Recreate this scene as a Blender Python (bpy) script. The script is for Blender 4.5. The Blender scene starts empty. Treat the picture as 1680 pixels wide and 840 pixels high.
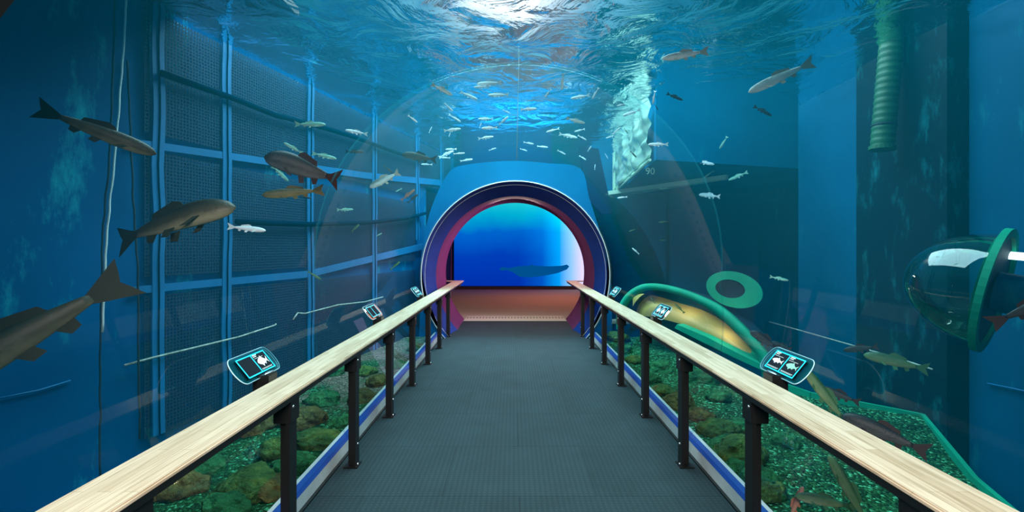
import bpy, bmesh, math, random
from mathutils import Vector, Matrix, noise
random.seed(7)
sc = bpy.context.scene
COL = sc.collection
PI = math.pi

# ------------------------------------------------------------------ camera
F = 763.0; VX, VY = 842.0, 407.0; H = 1.6; CX = -0.04
cam = bpy.data.cameras.new('camera'); co = bpy.data.objects.new('camera', cam); COL.objects.link(co)
cam.sensor_width = 36; cam.lens = F / 1680 * 36; cam.clip_start = 0.05; cam.clip_end = 100
cam.shift_x = (840 - VX) / 1680; cam.shift_y = (VY - 420) / 1680
co.location = (CX, 0, H); co.rotation_euler = (PI / 2, 0, 0); sc.camera = co

# ------------------------------------------------------------------ view and sampling quality
vs = sc.view_settings; vs.view_transform = 'Standard'; vs.look = 'None'; vs.gamma = 1; vs.use_curve_mapping = False
vs.exposure = 0.0
cy = sc.cycles
cy.use_denoising = True; cy.max_bounces = 8; cy.diffuse_bounces = 3; cy.glossy_bounces = 3; cy.transmission_bounces = 4
cy.transparent_max_bounces = 24; cy.volume_bounces = 0; cy.sample_clamp_indirect = 4
cy.caustics_reflective = False; cy.caustics_refractive = False
cy.volume_step_rate = 4; cy.volume_max_steps = 64

# ------------------------------------------------------------------ world and lamps
wd = bpy.data.worlds.new('world'); sc.world = wd; wd.use_nodes = True
wd.node_tree.nodes['Background'].inputs[0].default_value = (0.03, 0.40, 0.60, 1)
wd.node_tree.nodes['Background'].inputs[1].default_value = 0.40

def aim(o, target):
    o.rotation_euler = (Vector(target) - o.location).to_track_quat('-Z', 'Y').to_euler()
def area(name, loc, target, sx, sy, power, color):
    l = bpy.data.lights.new(name, 'AREA'); l.shape = 'RECTANGLE'; l.size = sx; l.size_y = sy; l.energy = power; l.color = color
    o = bpy.data.objects.new(name, l); COL.objects.link(o); o.location = loc; aim(o, target); return o
def spot(name, loc, target, power, color, angle, blend=0.4, rad=0.08):
    l = bpy.data.lights.new(name, 'SPOT'); l.energy = power; l.color = color; l.spot_size = math.radians(angle); l.spot_blend = blend; l.shadow_soft_size = rad
    o = bpy.data.objects.new(name, l); COL.objects.link(o); o.location = loc; aim(o, target); return o
area('hall_lamp_over_pool', (0.0, 6.0, 6.6), (0.0, 6.0, 0), 5.0, 7.0, 1100, (0.58, 0.97, 1.0))
spot('fill_spot_over_school', (-0.2, 8.2, 5.6), (0.0, 9.0, 0), 1700, (0.45, 0.90, 1.0), 80, 0.9, 0.5)  # added spot, brightens the haze and fish above the portal
area('entrance_lamp', (0.0, -0.9, 2.55), (0.0, 4.0, 0.6), 1.6, 0.5, 95, (1.0, 0.83, 0.72)).data.spread = math.radians(110)
area('portal_fill', (0.0, 9.8, 2.55), (0.0, 8.9, 0.0), 1.0, 0.3, 40, (1.0, 0.80, 0.68))  # added fill for the far rail ends and the threshold
area('hall_red_lamp', (1.4, 14.6, 3.3), (0.6, 14.0, 0), 2.2, 4.0, 120, (1.0, 0.28, 0.13))
area('pink_wall_washer', (1.9, 11.4, 2.3), (-1.6, 9.8, 1.5), 0.4, 1.2, 28, (1.0, 0.45, 0.85)).data.spread = math.radians(70)

# ------------------------------------------------------------------ helpers
def px(x, y, d): return Vector((CX + (x - VX) / F * d, d, H - (y - VY) / F * d))
def ray(x, y): return Vector(((x - VX) / F, 1.0, -(y - VY) / F))
def px_plane(x, y, p0, n):
    o = Vector((CX, 0, H)); r = ray(x, y); t = (Vector(p0) - o).dot(n) / r.dot(n); return o + r * t

def smooth_path(pts, n=40):
    pts = [Vector((p[0], p[1], 0)) for p in pts]; out = []; m = len(pts) - 1
    for k in range(n + 1):
        t = k / n * m; i = min(int(t), m - 1); f = t - i
        p0, p1, p2, p3 = pts[max(i - 1, 0)], pts[i], pts[i + 1], pts[min(i + 2, m)]
        out.append(0.5 * ((2 * p1) + (p2 - p0) * f + (2 * p0 - 5 * p1 + 4 * p2 - p3) * f * f + (3 * p1 - p0 - 3 * p2 + p3) * f ** 3))
    return [(p.x, p.y) for p in out]
class NT:
    def __init__(s, name):
        s.m = bpy.data.materials.new(name); s.m.use_nodes = True; s.t = s.m.node_tree; s.t.nodes.clear()
        s.out = s.t.nodes.new('ShaderNodeOutputMaterial')
    def n(s, kind, **kw):
        nd = s.t.nodes.new('ShaderNode' + kind)
        for k, v in kw.items():
            if k.startswith('i_'):
                key = k[2:]; key = int(key) if key.isdigit() else key.replace('_', ' ')
                if hasattr(v, 'outputs'): s.t.links.new(v.outputs[0], nd.inputs[key])
                elif isinstance(v, bpy.types.NodeSocket): s.t.links.new(v, nd.inputs[key])
                else: nd.inputs[key].default_value = v
            else: setattr(nd, k, v)
        return nd
    def ln(s, a, b): s.t.links.new(a, b)
    def ramp(s, fac, stops, interp='LINEAR'):
        r = s.t.nodes.new('ShaderNodeValToRGB'); r.color_ramp.interpolation = interp
        e = r.color_ramp.elements
        while len(e) < len(stops): e.new(0.5)
        for el, (p, c) in zip(e, stops):
            el.position = p; el.color = (*c, 1) if len(c) == 3 else c
        s.ln(fac, r.inputs[0]); return r
    def surf(s, sh): s.ln(sh.outputs[0], s.out.inputs[0]); return s.m

def pbr(name, col, rough=0.6, metal=0.0, noise_scale=None, var=0.25, bump=0.0, bscale=40, emit=None, estr=1.0, spec=0.5, coat=0.0):
    t = NT(name); b = t.n('BsdfPrincipled'); b.inputs['Roughness'].default_value = rough; b.inputs['Metallic'].default_value = metal
    b.inputs['Specular IOR Level'].default_value = spec; b.inputs['Coat Weight'].default_value = coat
    b.inputs['Base Color'].default_value = (*col, 1)
    tc = t.n('TexCoord')
    if noise_scale:
        nz = t.n('TexNoise', i_Scale=noise_scale, i_Detail=5.0); t.ln(tc.outputs['Object'], nz.inputs['Vector'])
        r = t.ramp(nz.outputs[0], [(0.3, tuple(c * (1 - var) for c in col)), (0.7, tuple(min(1, c * (1 + var)) for c in col))])
        t.ln(r.outputs[0], b.inputs['Base Color'])
    if bump:
        nz = t.n('TexNoise', i_Scale=bscale, i_Detail=4.0); t.ln(tc.outputs['Object'], nz.inputs['Vector'])
        bp = t.n('Bump', i_Strength=bump, i_Distance=0.02); t.ln(nz.outputs[0], bp.inputs['Height']); t.ln(bp.outputs[0], b.inputs['Normal'])
    if emit:
        b.inputs['Emission Color'].default_value = (*emit, 1); b.inputs['Emission Strength'].default_value = estr
    return t.surf(b)

class MB:
    def __init__(s): s.bm = bmesh.new()
    def box(s, x0, x1, y0, y1, z0, z1, bevel=0.0, M=None):
        b2 = bmesh.new(); bmesh.ops.create_cube(b2, size=1.0)
        for v in b2.verts: v.co = Vector(((x0 + x1) / 2 + v.co.x * (x1 - x0), (y0 + y1) / 2 + v.co.y * (y1 - y0), (z0 + z1) / 2 + v.co.z * (z1 - z0)))
        if bevel: bmesh.ops.bevel(b2, geom=b2.edges[:], offset=bevel, segments=2, affect='EDGES')
        return s._add(b2, M)
    def _add(s, b2, M=None):
        if M is not None: bmesh.ops.transform(b2, matrix=M, verts=b2.verts)
        me = bpy.data.meshes.new('t'); b2.to_mesh(me); b2.free(); s.bm.from_mesh(me); bpy.data.meshes.remove(me); return s
    def grid(s, rows, close_u=False, close_v=False, cap=False):
        vs_ = [[s.bm.verts.new(p) for p in r] for r in rows]
        nu, nv = len(rows), len(rows[0])
        for i in range(nu if close_u else nu - 1):
            for j in range(nv if close_v else nv - 1):
                try: s.bm.faces.new((vs_[i][j], vs_[i][(j + 1) % nv], vs_[(i + 1) % nu][(j + 1) % nv], vs_[(i + 1) % nu][j]))
                except ValueError: pass
        if cap:
            for r in (vs_[0], vs_[-1]):
                try: s.bm.faces.new(r)
                except ValueError: pass
        return s
    def tube(s, pts, rad, n=10, closed=False, cap=True):
        pts = [Vector(p) for p in pts]; rows = []; up = Vector((0.13, 0.21, 0.97)).normalized(); N = len(pts)
        for i, p in enumerate(pts):
            a = pts[(i - 1) % N] if (closed or i > 0) else p; b = pts[(i + 1) % N] if (closed or i < N - 1) else p
            t = (b - a).normalized(); u = t.cross(up)
            if u.length < 0.1: u = t.cross(Vector((1, 0, 0)))
            u.normalize(); w = t.cross(u); r = rad[i] if isinstance(rad, (list, tuple)) else rad
            rows.append([p + u * r * math.cos(2 * PI * k / n) + w * r * math.sin(2 * PI * k / n) for k in range(n)])
        return s.grid(rows, close_u=closed, close_v=True, cap=cap and not closed)
    def prism(s, poly, vec):
        vec = Vector(vec); a = [s.bm.verts.new(Vector(p)) for p in poly]; b = [s.bm.verts.new(Vector(p) + vec) for p in poly]; n = len(a)
        s.bm.faces.new(a); s.bm.faces.new(list(reversed(b)))
        for i in range(n): s.bm.faces.new((a[i], b[i], b[(i + 1) % n], a[(i + 1) % n]))
        return s
    def ball(s, c, r, M=None, seg=12):
        b2 = bmesh.new(); bmesh.ops.create_uvsphere(b2, u_segments=seg, v_segments=seg // 2 + 2, radius=1)
        for v in b2.verts: v.co = Vector((c[0] + v.co.x * r[0], c[1] + v.co.y * r[1], c[2] + v.co.z * r[2]))
        return s._add(b2, M)
    def mesh(s, name, mat, smooth=False):
        bmesh.ops.recalc_face_normals(s.bm, faces=s.bm.faces)
        me = bpy.data.meshes.new(name); s.bm.to_mesh(me); s.bm.free()
        for m in (mat if isinstance(mat, (list, tuple)) else [mat]): me.materials.append(m)
        if smooth: me.polygons.foreach_set('use_smooth', [True] * len(me.polygons))
        return me
    def build(s, name, mat, parent=None, smooth=False):
        return link(name, s.mesh(name, mat, smooth), parent)
def link(name, me, parent=None):
    o = bpy.data.objects.new(name, me); COL.objects.link(o)
    if parent is not None: o.parent = parent
    return o
def tag(o, label, cat, group=None):
    o['label'] = label; o['category'] = cat
    if group: o['group'] = group
    return o
def struct(o, label=None):
    o['kind'] = 'structure'
    if label: o['label'] = label; o['category'] = label.split()[-1] if False else 'setting'
    return o
def empty(name, loc, label, cat, group=None):
    o = bpy.data.objects.new(name, None); COL.objects.link(o); o.location = loc; o.empty_display_size = 0.1
    return tag(o, label, cat, group)
def rebase(o):
    """put the origin of a world-built mesh part at its parent's frame"""
    o.matrix_parent_inverse = Matrix.Translation(-o.parent.location); return o

# ------------------------------------------------------------------ materials
def wall_paint(name, base, stain, amount=0.62, sx=1.0, sz=0.35, scale=2.2, rough=0.6):
    t = NT(name); b = t.n('BsdfPrincipled', i_Roughness=rough); b.inputs['Specular IOR Level'].default_value = 0.1; g = t.n('NewGeometry')
    mp = t.n('Mapping'); mp.inputs['Scale'].default_value = (sx, sx, sz); t.ln(g.outputs['Position'], mp.inputs[0])
    n1 = t.n('TexNoise', i_Scale=scale, i_Detail=9.0, i_Roughness=0.72); t.ln(mp.outputs[0], n1.inputs['Vector'])
    n2 = t.n('TexNoise', i_Scale=0.7, i_Detail=3.0); t.ln(g.outputs['Position'], n2.inputs['Vector'])
    r = t.ramp(n1.outputs[0], [(amount, (0, 0, 0)), (amount + 0.16, (1, 1, 1))])
    r2 = t.ramp(n2.outputs[0], [(0.3, tuple(c * 0.8 for c in base)), (0.7, tuple(c * 1.2 for c in base))])
    mx = t.n('MixRGB', i_Fac=r, i_Color1=r2); mx.inputs['Color2'].default_value = (*stain, 1)
    t.ln(mx.outputs[0], b.inputs['Base Color']); return t.surf(b)
M_wall_l = wall_paint('blue_pool_paint', (0.0005, 0.085, 0.235), (0.02, 0.42, 0.50), 0.565)
M_wall_r = wall_paint('stained_blue_paint', (0.0005, 0.085, 0.19), (0.012, 0.24, 0.29), 0.57)
M_wall_e = wall_paint('end_wall_paint', (0.001, 0.11, 0.26), (0.01, 0.25, 0.36), 0.7)
M_pilaster = wall_paint('algae_dark_render', (0.0002, 0.010, 0.022), (0.006, 0.14, 0.17), 0.54, 1.4, 0.5, 3.0)
M_box = wall_paint('overhang_blue_paint', (0.0006, 0.15, 0.32), (0.01, 0.32, 0.42), 0.60)
M_dark_ind = pbr('dark_indigo_shade', (0.008, 0.004, 0.03), 0.9, noise_scale=1.5, spec=0.0)  # dark tone painted in for the shaded end wall above the portal
M_collar = pbr('bright_blue_surround', (0.0005, 0.115, 0.30), 0.7, spec=0.1, noise_scale=1.2, var=0.15)
M_liner = pbr('navy_blue_liner', (0.006, 0.045, 0.25), 0.75, spec=0.1, noise_scale=2.0, var=0.12)
M_reveal = pbr('maroon_reveal', (0.13, 0.035, 0.11), 0.9, spec=0.05, noise_scale=3.0, var=0.1)
M_white = pbr('white_sealant', (0.75, 0.78, 0.78), 0.4)
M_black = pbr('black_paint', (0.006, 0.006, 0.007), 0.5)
M_steel = pbr('black_steel', (0.010, 0.011, 0.012), 0.38, 0.3)
M_bolt = pbr('bright_bolt_steel', (0.6, 0.6, 0.6), 0.3, 1.0)
M_grey = pbr('pale_grey_kerb', (0.56, 0.58, 0.58), 0.55, noise_scale=8, var=0.1)
M_bluetape = pbr('blue_kerb_strip', (0.008, 0.06, 0.32), 0.45)
M_bar = pbr('light_blue_strap', (0.0015, 0.14, 0.34), 0.6, noise_scale=3, var=0.12)
M_rope = pbr('white_rope', (0.80, 0.86, 0.82), 0.7, bump=0.4, bscale=120)
M_darkline = pbr('dark_line', (0.006, 0.02, 0.035), 0.8)
M_shadow_seam = pbr('dim_blue_shadow_seam', (0.0005, 0.012, 0.03), 0.9, spec=0.0)  # dim blue for strap seams and the painted strap shadows
M_sediment = pbr('pale_sediment', (0.36, 0.42, 0.36), 0.9, noise_scale=20, var=0.4)
M_green = pbr('sea_green_enamel', (0.004, 0.30, 0.17), 0.6, spec=0.2, noise_scale=4, var=0.15)
M_greenpipe = pbr('green_corrugated', (0.008, 0.10, 0.035), 0.5, noise_scale=6, var=0.2)
M_gold = pbr('golden_panel', (0.46, 0.31, 0.075), 0.5, noise_scale=2.5, var=0.2)
M_greendark = pbr('dark_green_sill', (0.01, 0.16, 0.10), 0.6, noise_scale=5, var=0.3)
M_neck = pbr('dark_neck_lining', (0.004, 0.02, 0.04), 0.6)

def mat_floor():
    t = NT('ribbed_rubber_mat'); b = t.n('BsdfPrincipled', i_Roughness=0.8); b.inputs['Specular IOR Level'].default_value = 0.2; g = t.n('NewGeometry')
    w = t.n('TexWave', wave_type='BANDS', bands_direction='Y', i_Scale=11.0, i_Distortion=0.0); t.ln(g.outputs['Position'], w.inputs['Vector'])
    w2 = t.n('TexWave', wave_type='BANDS', bands_direction='X', i_Scale=9.0); t.ln(g.outputs['Position'], w2.inputs['Vector'])
    nz = t.n('TexNoise', i_Scale=3.0, i_Detail=6.0); t.ln(g.outputs['Position'], nz.inputs['Vector'])
    br = t.n('TexBrick', i_Scale=1.0, offset=0.5); br.inputs['Mortar Size'].default_value = 0.004; br.inputs['Brick Width'].default_value = 1.0; br.inputs['Row Height'].default_value = 0.75
    br.inputs['Color1'].default_value = (0.026, 0.046, 0.055, 1); br.inputs['Color2'].default_value = (0.030, 0.052, 0.062, 1); br.inputs['Mortar'].default_value = (0.018, 0.032, 0.040, 1)
    t.ln(g.outputs['Position'], br.inputs['Vector'])
    mx = t.n('MixRGB', blend_type='MULTIPLY', i_Fac=0.6, i_Color1=br.outputs[0]); r = t.ramp(nz.outputs[0], [(0.3, (0.75, 0.75, 0.75)), (0.7, (1.1, 1.1, 1.1))]); t.ln(r.outputs[0], mx.inputs['Color2'])
    mm = t.n('Math', operation='MULTIPLY', i_0=w.outputs['Fac'], i_1=w2.outputs['Fac'])
    mx2 = t.n('MixRGB', blend_type='MULTIPLY', i_Fac=0.35, i_Color1=mx); t.ln(mm.outputs[0], mx2.inputs['Color2'])
    bp = t.n('Bump', i_Strength=0.3, i_Distance=0.003); t.ln(mm.outputs[0], bp.inputs['Height']); t.ln(bp.outputs[0], b.inputs['Normal'])
    t.ln(mx2.outputs[0], b.inputs['Base Color']); return t.surf(b)
def mat_wood():
    t = NT('pale_laminated_timber'); b = t.n('BsdfPrincipled', i_Roughness=0.42); g = t.n('NewGeometry')
    sw = t.n('SeparateXYZ'); t.ln(g.outputs['Position'], sw.inputs[0]); cb = t.n('CombineXYZ', i_X=sw.outputs[1], i_Y=sw.outputs[0])
    br = t.n('TexBrick', i_Scale=1.0, offset=0.37); br.inputs['Mortar Size'].default_value = 0.0008; br.inputs['Brick Width'].default_value = 0.47; br.inputs['Row Height'].default_value = 0.042
    br.inputs['Color1'].default_value = (0.72, 0.53, 0.38, 1); br.inputs['Color2'].default_value = (0.50, 0.33, 0.20, 1); br.inputs['Mortar'].default_value = (0.34, 0.24, 0.14, 1); br.inputs['Bias'].default_value = -0.35
    t.ln(cb.outputs[0], br.inputs['Vector'])
    mp = t.n('Mapping'); mp.inputs['Scale'].default_value = (2.2, 60, 60); t.ln(cb.outputs[0], mp.inputs[0])
    nz = t.n('TexNoise', i_Scale=1.6, i_Detail=7.0, i_Distortion=0.6); t.ln(mp.outputs[0], nz.inputs['Vector'])
    r = t.ramp(nz.outputs[0], [(0.28, (0.55, 0.48, 0.38)), (0.55, (1, 1, 1))])
    mx = t.n('MixRGB', blend_type='MULTIPLY', i_Fac=0.8, i_Color1=br.outputs[0], i_Color2=r); t.ln(mx.outputs[0], b.inputs['Base Color']); return t.surf(b)
def mat_gravel(name, cols, scale=55, brown=None):
    t = NT(name); b = t.n('BsdfPrincipled', i_Roughness=0.55); b.inputs['Specular IOR Level'].default_value = 0.15; g = t.n('NewGeometry')
    v = t.n('TexVoronoi', i_Scale=scale, feature='F1'); t.ln(g.outputs['Position'], v.inputs['Vector'])
    sp = t.n('SeparateColor'); t.ln(v.outputs['Color'], sp.inputs[0])
    r = t.ramp(sp.outputs[0], [(0.0, cols[0]), (0.45, cols[1]), (0.84, cols[2]), (0.97, cols[3])])
    nz = t.n('TexNoise', i_Scale=2.6, i_Detail=5.0); t.ln(g.outputs['Position'], nz.inputs['Vector'])
    r2 = t.ramp(nz.outputs[0], [(0.35, (0.45, 0.55, 0.4)), (0.65, (1.15, 1.1, 1.0))])
    mx = t.n('MixRGB', blend_type='MULTIPLY', i_Fac=1.0, i_Color1=r, i_Color2=r2)
    if brown:
        n3 = t.n('TexNoise', i_Scale=1.3, i_Detail=3.0); t.ln(g.outputs['Position'], n3.inputs['Vector']); sy = t.n('SeparateXYZ'); t.ln(g.outputs['Position'], sy.inputs[0]); my = t.n('MapRange', i_1=3.6, i_2=5.6, i_3=-0.28, i_4=0.06, i_Value=sy.outputs[1]); ay = t.n('Math', operation='ADD', i_0=n3.outputs[0], i_1=my.outputs[0]); r3 = t.ramp(ay.outputs[0], [(0.44, (0, 0, 0)), (0.58, (1, 1, 1))])
        r4 = t.ramp(sp.outputs[1], [(0.0, brown[0]), (0.6, brown[1]), (1.0, brown[2])]); m3 = t.n('MixRGB', i_Fac=r3, i_Color1=mx, i_Color2=r4); mx = m3
    t.ln(mx.outputs[0], b.inputs['Base Color'])
    bp = t.n('Bump', i_Strength=1.0, i_Distance=0.03, invert=True); t.ln(v.outputs['Distance'], bp.inputs['Height']); t.ln(bp.outputs[0], b.inputs['Normal'])
    return t.surf(b)
def mat_rock(name, a, c, e):
    t = NT(name); b = t.n('BsdfPrincipled', i_Roughness=0.7); b.inputs['Specular IOR Level'].default_value = 0.15; g = t.n('NewGeometry')
    n1 = t.n('TexNoise', i_Scale=5.5, i_Detail=10.0, i_Roughness=0.8); t.ln(g.outputs['Position'], n1.inputs['Vector'])
    r = t.ramp(n1.outputs[0], [(0.3, a), (0.5, c), (0.72, e)]); t.ln(r.outputs[0], b.inputs['Base Color'])
    n2 = t.n('TexNoise', i_Scale=16.0, i_Detail=8.0); t.ln(g.outputs['Position'], n2.inputs['Vector'])
    bp = t.n('Bump', i_Strength=1.0, i_Distance=0.09); t.ln(n2.outputs[0], bp.inputs['Height']); t.ln(bp.outputs[0], b.inputs['Normal'])
    return t.surf(b)
M_floor = mat_floor(); M_wood = mat_wood()
M_gravel = mat_gravel('green_gravel', [(0.003, 0.035, 0.010), (0.008, 0.085, 0.026), (0.03, 0.18, 0.060), (0.12, 0.66, 0.38)])
M_gravel_brown = mat_gravel('green_and_brown_gravel', [(0.003, 0.035, 0.010), (0.008, 0.085, 0.026), (0.03, 0.18, 0.060), (0.12, 0.66, 0.38)], 55, [(0.06, 0.05, 0.03), (0.17, 0.13, 0.09), (0.42, 0.36, 0.28)])
M_rocks = [mat_rock('olive_rock', (0.006, 0.020, 0.005), (0.045, 0.11, 0.022), (0.20, 0.26, 0.05)),
           mat_rock('green_rock', (0.003, 0.020, 0.008), (0.014, 0.11, 0.032), (0.06, 0.30, 0.10)),
           mat_rock('brown_rock', (0.012, 0.014, 0.005), (0.09, 0.08, 0.02), (0.28, 0.22, 0.06))]

def mat_acrylic(name, k, tint, milky=0.0, rough=0.02, ior=1.3):
    t = NT(name); tr = t.n('BsdfTransparent'); tr.inputs[0].default_value = (*tint, 1)
    gl = t.n('BsdfGlossy', i_Roughness=rough); fr = t.n('Fresnel', i_IOR=ior)
    m = t.n('Math', operation='MULTIPLY', i_0=fr.outputs[0], i_1=k)
    mx = t.n('MixShader', i_Fac=m); t.ln(tr.outputs[0], mx.inputs[1]); t.ln(gl.outputs[0], mx.inputs[2])
    if milky:
        df = t.n('BsdfTranslucent'); df.inputs[0].default_value = (0.06, 0.72, 0.80, 1)
        m2 = t.n('MixShader', i_Fac=milky); t.ln(mx.outputs[0], m2.inputs[1]); t.ln(df.outputs[0], m2.inputs[2]); mx = m2
    return t.surf(mx)
M_acr_near = mat_acrylic('clear_acrylic', 0.05, (0.97, 0.99, 1.0))
M_acr_far = mat_acrylic('faintly_milky_acrylic', 0.075, (0.90, 0.99, 1.0), 0.020)
M_seam = mat_acrylic('acrylic_bond', 0.1, (0.93, 0.97, 0.98), 0.02)
M_plate = mat_acrylic('sign_acrylic', 1.2, (0.75, 0.92, 0.98), 0.06, 0.05)
M_dome = mat_acrylic('dome_acrylic', 2.2, (0.62, 0.95, 0.88), 0.02, 0.02, 1.45)

def mat_water(zs):
    t = NT('pool_water'); g = t.n('NewGeometry'); sp = t.n('SeparateXYZ'); t.ln(g.outputs['Position'], sp.inputs[0])
    top = t.n('Math', operation='GREATER_THAN', i_0=sp.outputs[2], i_1=zs - 0.02)
    n1 = t.n('TexNoise', i_Scale=2.0, i_Detail=5.0, i_Roughness=0.5, i_Distortion=0.8); t.ln(g.outputs['Position'], n1.inputs['Vector'])
    bp = t.n('Bump', i_Strength=0.33, i_Distance=0.20); t.ln(n1.outputs[0], bp.inputs['Height'])
    fr = t.n('Fresnel', i_IOR=1.11); t.ln(bp.outputs[0], fr.inputs['Normal'])
    gl = t.n('BsdfGlossy', i_Roughness=0.08); gl.inputs[0].default_value = (0.9, 0.97, 1, 1); t.ln(bp.outputs[0], gl.inputs['Normal'])
    tr = t.n('BsdfTransparent'); tr2 = t.n('BsdfTransparent')
    mx = t.n('MixShader', i_Fac=fr); t.ln(tr.outputs[0], mx.inputs[1]); t.ln(gl.outputs[0], mx.inputs[2])
    m2 = t.n('MixShader', i_Fac=top); t.ln(tr2.outputs[0], m2.inputs[1]); t.ln(mx.outputs[0], m2.inputs[2])
    vsn = t.n('VolumeScatter', i_Density=0.035, i_Anisotropy=0.2); vsn.inputs['Color'].default_value = (0.0, 0.66, 0.95, 1)
    va = t.n('VolumeAbsorption', i_Density=0.08); va.inputs['Color'].default_value = (0.10, 0.72, 0.95, 1)
    ad = t.n('AddShader'); t.ln(vsn.outputs[0], ad.inputs[0]); t.ln(va.outputs[0], ad.inputs[1]); t.ln(ad.outputs[0], t.out.inputs[1])
    return t.surf(m2)

# ------------------------------------------------------------------ dimensions
R, ZC = 1.68, 1.114            # acrylic tunnel
D0, D1 = 1.15, 8.24            # its two ends
ZS = 3.62                      # water level
KX = 1.335                     # kerb face
def lw(d): return -(4.09 - 0.262 * d) + CX     # left pool wall
def arc(r, zc, d, zlow, n=64, seam=None):
    a0 = math.asin((zlow - zc) / r); pts = []
    for i in range(n + 1):
        a = a0 + (PI - 2 * a0) * i / n
        x, z = r * math.cos(a), zc + r * math.sin(a)
        pts.append(Vector((x, d if seam is None else seam(z), z)))
    return pts
def seam_d(z): return 3.0 + 0.56 * (2.79 - z) if z > 1.3 else 3.834 - 0.15 * (1.3 - z)

# ------------------------------------------------------------------ floor, kerbs
fl = MB().box(-KX, KX, -2.5, 10.2, -0.06, 0.0).build('floor', M_floor); struct(fl)
for s, side in ((-1, 'left'), (1, 'right')):
    k = MB()
    prof = [(KX, -0.06), (KX, 0.0), (KX + 0.004, 0.092), (KX + 0.03, 0.105), (KX + 0.10, 0.105), (KX + 0.10, -0.06)]
    k.prism([(s * x, 0.4, z) for x, z in prof], (0, 7.9, 0)); ob = k.build('trim_kerb_' + side, M_grey); struct(ob)
    k = MB(); k.prism([(s * x, 0.4, z) for x, z in [(KX + 0.003, 0.093), (KX + 0.018, 0.118), (KX + 0.06, 0.118), (KX + 0.06, 0.093)]], (0, 7.88, 0))
    ob = k.build('trim_blue_strip_' + side, M_bluetape); struct(ob)
    k = MB().box(s * (KX - 0.012) - 0.010, s * (KX - 0.012) + 0.010, 0.4, 8.9, 0.0, 0.012); struct(k.build('trim_steel_edge_' + side, M_steel))

# ------------------------------------------------------------------ acrylic tunnel (two bonded sections)
tn = empty('acrylic_tunnel', (0, D0, 0), 'clear walk-through acrylic tunnel arching over the dark walkway', 'tunnel')
zl = 0.11
na = arc(R, ZC, D0, zl); sa = arc(R, ZC, 0, zl, seam=seam_d); fa = arc(R, ZC, D1, zl)
rebase(MB().grid([na, sa]).build('near_section', M_acr_near, tn, True))
rebase(MB().grid([sa, fa]).build('far_section', M_acr_far, tn, True))
sm = MB(); sm.tube([Vector((p.x * 0.997, p.y, ZC + (p.z - ZC) * 0.997)) for p in sa], 0.008, 6); rebase(sm.build('bonded_seam', M_seam, tn, True))

# near bulkhead: black rim around the start of the tunnel
rim = MB(); ro = arc(R + 0.9, ZC, D0, 0.0, 48); ri = arc(R + 0.002, ZC, D0, 0.0, 48)
rb = [p + Vector((0, -0.5, 0)) for p in ri]
rim.grid([ro, ri, rb]); rim.grid([[Vector((p.x * 1.0, D0 - 0.5, p.z)) for p in ro], rb])
struct(rim.build('wall_near_rim', M_black))

# ------------------------------------------------------------------ portal
def ringpts(r, zc, d, n=72): return arc(r, zc, d, 0.0, n)
pl = MB().grid([ringpts(1.677, 1.114, 8.24), ringpts(1.60, 1.083, 8.9), ringpts(1.552, 1.063, 9.11)])
struct(pl.build('wall_portal_liner', M_liner, None, True))
pr = MB().grid([ringpts(1.552, 1.063, 9.11), ringpts(1.56, 1.06, 10.5)])
struct(pr.build('wall_portal_reveal', M_reveal, None, True))
for rr, dd, w in ((1.670, 8.225, 0.009), (1.640, 8.42, 0.004)):
    zz = ZC if rr > 1.65 else 1.106
    struct(MB().tube(ringpts(rr, zz, dd), w, 6).build('trim_portal_bead', M_white, None, True))
# surround: blue mass that carries the portal
ol = [(1003, 470), (999, 440), (992, 405), (978, 360), (966, 322), (952, 276), (900, 268), (850, 264), (800, 266), (752, 273), (735, 285), (716, 320), (702, 360), (693, 405), (690, 440), (692, 470)]
outer = [px(x, y, 8.26) for x, y in smooth_path(ol, 60)]
outer = [Vector((1.72, 8.26, -0.05))] + outer + [Vector((-1.72, 8.26, -0.05))]
inner = arc(1.68, 1.114, 8.26, -0.05, len(outer) - 1)
bs = MB()
back = [Vector((p.x, 9.0, p.z)) for p in outer]; backi = [Vector((p.x, 9.0, p.z)) for p in inner]
bs.grid([inner, outer, back, backi])
struct(bs.build('wall_portal_surround', M_collar))

struct(MB().prism([px(x, y, 9.05) for x, y in ((752, 282), (756, 236), (905, 236), (907, 285))], (0, 0.3, 0)).build('wall_shade_band', M_dark_ind))  # dark slab standing in for shade on the upper end wall
struct(MB().prism([px(x, y, 9.05) for x, y in ((952, 240), (982, 244), (1005, 350), (988, 352), (960, 322))], (0, 0.2, 0)).build('trim_dark_strip', M_dark_ind))  # dark slanted strip at the right of the surround
# ------------------------------------------------------------------ hall behind the portal
def mat_carpet():
    return pbr('beige_carpet', (0.42, 0.36, 0.29), 0.95, noise_scale=60, var=0.3, bump=0.5, bscale=200)
struct(MB().box(-2.4, 3.4, 10.2, 18.1, -0.06, 0.0).build('floor_hall', mat_carpet()))
th = empty('tactile_threshold_strip', (0, 10.35, 0), 'beige threshold strip with a row of short dark ticks', 'threshold strip')
M_beige = pbr('beige_threshold', (0.52, 0.48, 0.38), 0.7); M_tick = pbr('dark_tick', (0.10, 0.08, 0.06), 0.8)
rebase(MB().box(-1.12, 1.12, 10.21, 10.95, 0.0, 0.008).build('strip', M_beige, th))
for i in range(31):
    x = -1.08 + i * 0.072
    rebase(MB().box(x - 0.010, x + 0.010, 10.55, 10.72, 0.008, 0.011).build('tick', M_tick, th))
M_hallwall = pbr('black_hall_wall', (0.008, 0.006, 0.012), 0.7)
struct(MB().box(-2.5, -2.4, 10.5, 18.1, 0, 3.9).build('wall_hall_left', M_hallwall))
struct(MB().box(3.4, 3.5, 10.5, 18.1, 0, 3.9).build('wall_hall_right', M_hallwall))
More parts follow.
